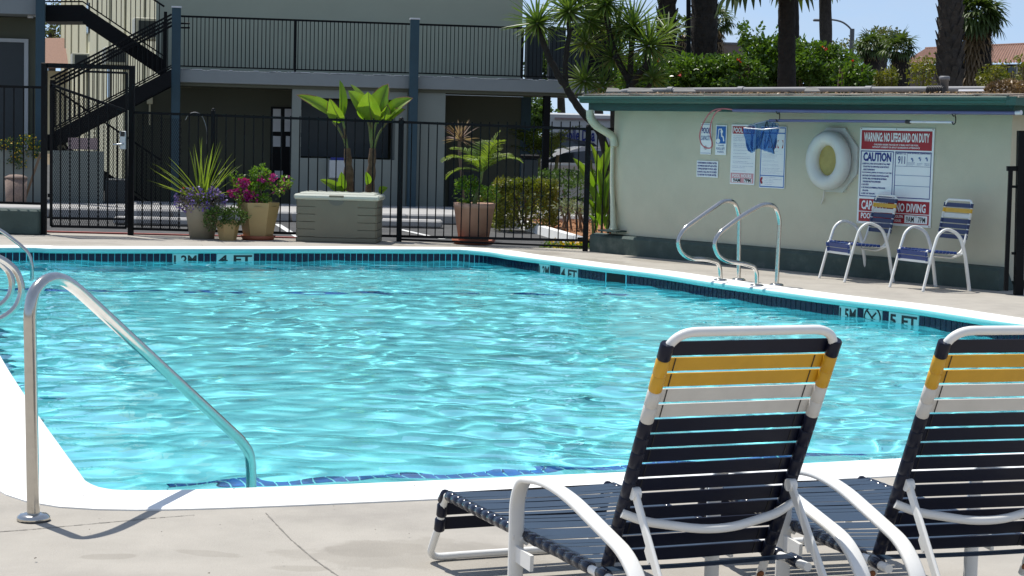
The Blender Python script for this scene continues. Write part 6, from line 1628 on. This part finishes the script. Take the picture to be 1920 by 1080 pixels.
def palm(name, px_base, Y, pts, r0, r1, label, m='bark', boots=0, crown=None, skirt=0, fr=.75, n_fr=24):
    Y *= KD; P = [PY(x, y, Y) for x, y in pts]; g = V((P[0].x, Y, -.06)); P = [g] + P if P[0].z > .3 else P
    t = thing(name, g, label, 'palm', None)
    Q = spline(P, 8); n = len(Q); b = MB(); b.tube([q for q in Q], [(r0 + (r1 - r0) * i / (n - 1)) * rnd(.96, 1.05) for i in range(n)], 14); b.build('trunk', M[m], t)
    if boots:
        zs, ze = Q[0].z, Q[-1].z; k = 0; z = max(zs, 1.7); bw_ = MB()
        while z < ze:
            f = (z - zs) / (ze - zs); i = min(n - 2, int(f * (n - 1))); q = Q[i].lerp(Q[i + 1], f * (n - 1) - i); r = r0 + (r1 - r0) * f
            for j in range(2):
                a = k * 2.4 + j * 3.14 + rnd(-.3, .3); d = V((math.cos(a), math.sin(a), 0)); s_ = V((-d.y, d.x, 0)); c_ = q + d * (r * .9); w = boots * rnd(.7, 1.1); l = boots * rnd(1.0, 1.7)
                bw_.add([c_ - s_ * w * .55 - ZU * l * .25, c_ + s_ * w * .55 - ZU * l * .25, c_ + s_ * w * .28 + d * boots * .42 + ZU * l * .7, c_ - s_ * w * .28 + d * boots * .42 + ZU * l * .7, c_ + ZU * l * .25 + d * .01], [(0, 1, 2, 3), (3, 2, 4), (0, 3, 4), (1, 4, 2)])
            z += boots * .42; k += 1
        bw_.build('leaf_bases', M[m], t)
    if crown is not None:
        h = PY(*crown, Y)
        for k in range(n_fr):
            a = k * 2.39996; z = 1 - 1.55 * (k + .5) / n_fr; q = math.sqrt(max(0, 1 - z * z)); d = V((math.cos(a) * q, math.sin(a) * q, z))
            fan_leaf(h, d, fr * rnd(.85, 1.1), 'fan', 11, .5 + .5 * (1 - z)).build('frond', M['fan'], t)
        for k in range(skirt):
            a = k * 2.39996; z = -.15 - .6 * (k / skirt); d = V((math.cos(a) * 1.0, math.sin(a) * .8, z)); p = h - ZU * (fr * .4 + k / skirt * fr * 3.0)
            fan_leaf(p, d, fr * rnd(.7, .95), 'deadfan', 9, 1.3, stalk=fr * .35).build('dead_frond', M['deadfan'], t)
    return t
random.seed(5)
palm('palm_tree', None, 33, [(1249, 180), (1250, 80), (1251, -40), (1252, -160)], .19, .18, 'thick palm trunk leftmost, rising behind the yucca heads', 'bark', .16)
palm('palm_tree', None, 33, [(1318, 180), (1320, 80), (1321, -40), (1322, -160)], .29, .26, 'thickest palm trunk beside the thin dark pole', 'bark', .12)
palm('palm_tree', None, 27.5, [(1474, 190), (1475, 90), (1475, 0), (1474, -60)], .165, .135, 'black smooth palm trunk standing in the tallest hibiscus', 'bark', .05, (1464, -80), 0, .85, 26)
palm('palm_tree', None, 48, [(1490, 150), (1491, 80), (1489, 0), (1480, -110)], .13, .12, 'thin palm trunk half hidden by the black smooth trunk', 'bark')
palm('palm_tree', None, 44, [(1550, 170), (1549, 90), (1547, 0), (1546, -40)], .18, .16, 'slender palm trunk in front of the street lamp', 'bark2', .04, (1536, -62), 0, .85, 26)
palm('palm_tree', None, 27, [(1780, 200), (1781, 100), (1782, 0), (1783, -140)], .21, .19, 'shaggy palm trunk with ragged leaf bases near the vent stub', 'bark2', .17)
palm('fan_palm', None, 40, [(1340, 170), (1341, 100), (1342, 60)], .18, .15, 'fan palm with brown dead skirt behind the thickest trunk', 'bark', 0, (1342, 40), 36, .36, 20)
palm('fan_palm', None, 42, [(1270, 170), (1275, 100), (1284, 70)], .18, .15, 'fan palm crown with brown fronds between the two thick trunks', 'bark', 0, (1284, 50), 30, .3, 14)
palm('fan_palm', None, 52, [(1632, 170), (1634, 120), (1635, 95)], .3, .25, 'dark fan palm right of the street lamp', 'bark', 0, (1633, 88), 34, .43, 26)
palm('fan_palm', None, 47, [(1688, 170), (1688, 120), (1687, 100)], .3, .25, 'shaggy fan palm left of the tiled roof end', 'bark', 0, (1687, 92), 44, .39, 26)
palm('fan_palm', None, 38, [(1838, 180), (1838, 100), (1836, 50)], .28, .25, 'big full fan palm right of the shaggy trunk', 'bark', 0, (1832, 28), 80, .5, 50)
# thin dark pole, street lamp
a = PK(1291, 200, 31); b = MB(); b.tube([V((a.x, 31 * KD, -.06)), PK(1291, 100, 31), PK(1291, -120, 31)], .045, 10); pole_ = tag(b.build('utility_pole', M['fence'], None, V((a.x, 31 * KD, 0))), 'thin dark pole between the two thick palm trunks', 'pole')
sl = thing('street_lamp', V((PK(1599, 100, 60).x, 60 * KD, -.06)), 'grey street lamp with curved arm reaching behind a palm trunk', 'street lamp')
b = MB(); b.tube([V((PK(1599, 100, 60).x, 60 * KD, -.06)), PK(1598, 54, 60)], [.11, .085], 10); b.build('lamp_post', M['steelpole'], sl)
b = MB(); b.tube(spline([PK(1598, 58, 60), PK(1590, 49, 60), PK(1578, 41, 60), PK(1560, 37, 60), PK(1541, 37.5, 60)], 5), .035, 7); b.build('lamp_arm', M['steelpole'], sl)
b = MB(); p = PK(1536, 38, 60); b.box(p, (.45, .2, .09), 0, .03); b.build('lamp_head', M['steelpole'], sl)
# clay tiled house
hz = thing('tiled_roof_house', V((PK(1830, 130, 85).x, 88 * KD, 0)), 'taupe house with clay tiled roof at the right', 'house')
e0, e1 = PK(1690, 121, 84), PK(2060, 117, 84); r0, r1 = PK(1735, 92, 90), PK(2050, 78, 90)
b = MB(); NR = 70; vs = []
for i in range(NR + 1):
    f = i / NR
    for q in (0, .5):
        ff = min(1, f + q / NR); a = e0.lerp(e1, ff); c = r0.lerp(r1, ff); h_ = .07 if q else 0
        vs += [a + ZU * h_, a.lerp(c, .5) + ZU * (h_ + .03), c + ZU * h_]
n = (NR + 1) * 2
b.add(vs, [(i * 3 + j, i * 3 + 3 + j, i * 3 + 4 + j, i * 3 + 1 + j) for i in range(n - 1) for j in (0, 1)]); b.build('roof', M['rooftile'], hz)
b = MB(); b.tube([r0, r1], .12, 6); b.build('ridge_cap', M['rooftile'], hz)
b = MB(); b.prism([PK(1700, 122, 84.6), PK(2055, 119, 84.6), PK(2055, 300, 84.6), PK(1700, 300, 84.6)], V((0, 6, 0))); wl = b.build('wall', M['tanwall'], hz)
for x0, y0, x1, y1 in ((1890, 124, 1903, 148), (1735, 128, 1745, 146), (1960, 124, 1975, 148)):
    p, q = PK(x0, y0, 84.5), PK(x1, y1, 84.5); b = MB(); b.box(((p.x + q.x) / 2, 84.5 * KD, (p.z + q.z) / 2), (q.x - p.x, .12, p.z - q.z)); w_ = b.build('window', M['glass'], hz)
    b = MB(); b.box((q.x + .05, 84.5 * KD - .05, (p.z + q.z) / 2), (.09, .14, p.z - q.z + .1)); b.build('frame', M['trim'], w_)
p = PK(1374, 83, 75); b = MB(); b.box((p.x, 77 * KD, p.z / 2), (1.5, 4, p.z)); fb_ = tag(b.build('flat_roofed_building', M['tanwall'], None, V((p.x, 77 * KD, 0))), 'flat topped grey building peeking behind the hibiscus', 'building')
b = MB(); b.box((p.x, 77 * KD, p.z + .05), (1.6, 4.1, .1)); b.build('roof_edge', M['steelpole'], fb_)
for i, (px, py, Y, R, m, lab) in enumerate((((1735, 140, 34, (.42, .5, .42), 'hedge', 'yellow green bush left of the shaggy palm trunk')), ((1858, 145, 34, (.3, .4, .3), 'hedge', 'yellow green bush under the big full fan palm')), ((1905, 140, 36, (.42, .4, .4), 'hedge', 'yellow green bush below the house window')), ((1660, 145, 36, (.3, .3, .25), 'hedge', 'small yellow bush between the fan palms')))):
    c = PY(px, py, Y * KD); bush('garden_bush', c, R, 700, .09, m, lab, 'bush', 'garden bushes beyond the roof', shell=.3, thr=-.2)
    
gt = thing('gum_tree', V((PK(1655, 65, 95).x, 95 * KD, 0)), 'grey gum tree crown above the dark fan palm', 'tree')
c = PK(1656, 68, 95); b = MB(); b.tube([V((c.x, 95 * KD, 0)), c], .3, 8); b.build('trunk', M['bark2'], gt)
b = MB(); leaves(b, c, (1.15, 1.0, .55), 500, .25, .2, thr=-.2); leaves(b, c + V((-.8, 0, -.5)), (.7, .8, .4), 200, .25, .2, thr=-.2); leaves(b, c + V((.9, 0, -.2)), (.6, .6, .4), 200, .25, .2, thr=-.2); b.build('crown', M['ltree'], gt)
tl = [((1590, 100), 110, 3.0), ((1700, 128), 100, 1.4), ((1540, 110), 120, 2.5)]
for i, ((x, y), Y, r) in enumerate(tl):
    Y *= KD; c = PY(x, y, Y); t = thing('far_tree', V((c.x, Y, 0)), ['hazy distant tree behind the lamp post foot', 'hazy distant tree below the tiled roof end', 'hazy distant tree behind the slender palm'][i], 'tree')
    b = MB(); b.tube([V((c.x, Y, 0)), c], .25, 6); b.build('trunk', M['bark2'], t)
    b = MB(); leaves(b, c, (r * .7, r * .7, r * .35), 500, .3, .3, thr=-.2); b.build('crown', M['ltree'], t)

# trees that close the view behind the balcony end and the fence
for i, (px, py, Y, R, n, lab) in enumerate(((1050, 120, 46, (1.0, .8, .75), 2200, 'dark leafy tree closing the view behind the balcony end'), (1120, 90, 44, (.7, .8, .6), 1500, 'dark leafy tree behind the yucca trunks'), (1000, 215, 44, (.6, .6, .5), 1100, 'green leafy tree behind the feathery palm'), (1150, 135, 40, (.5, .5, .5), 900, 'dark leafy tree between yucca and hibiscus'))):
    Y *= KD; c = PY(px, py, Y); t = thing('shade_tree', V((c.x, Y, 0)), lab, 'tree')
    b = MB(); b.tube([V((c.x, Y, 0)), V((c.x + .1, Y, c.z * .5)), c], [.16, .13, .08], 8); b.build('trunk', M['bark2'], t)
    b = MB(); leaves(b, c, R, n, .16, .25, aspect=.6, thr=-.2); b.build('crown', M['herb'], t)
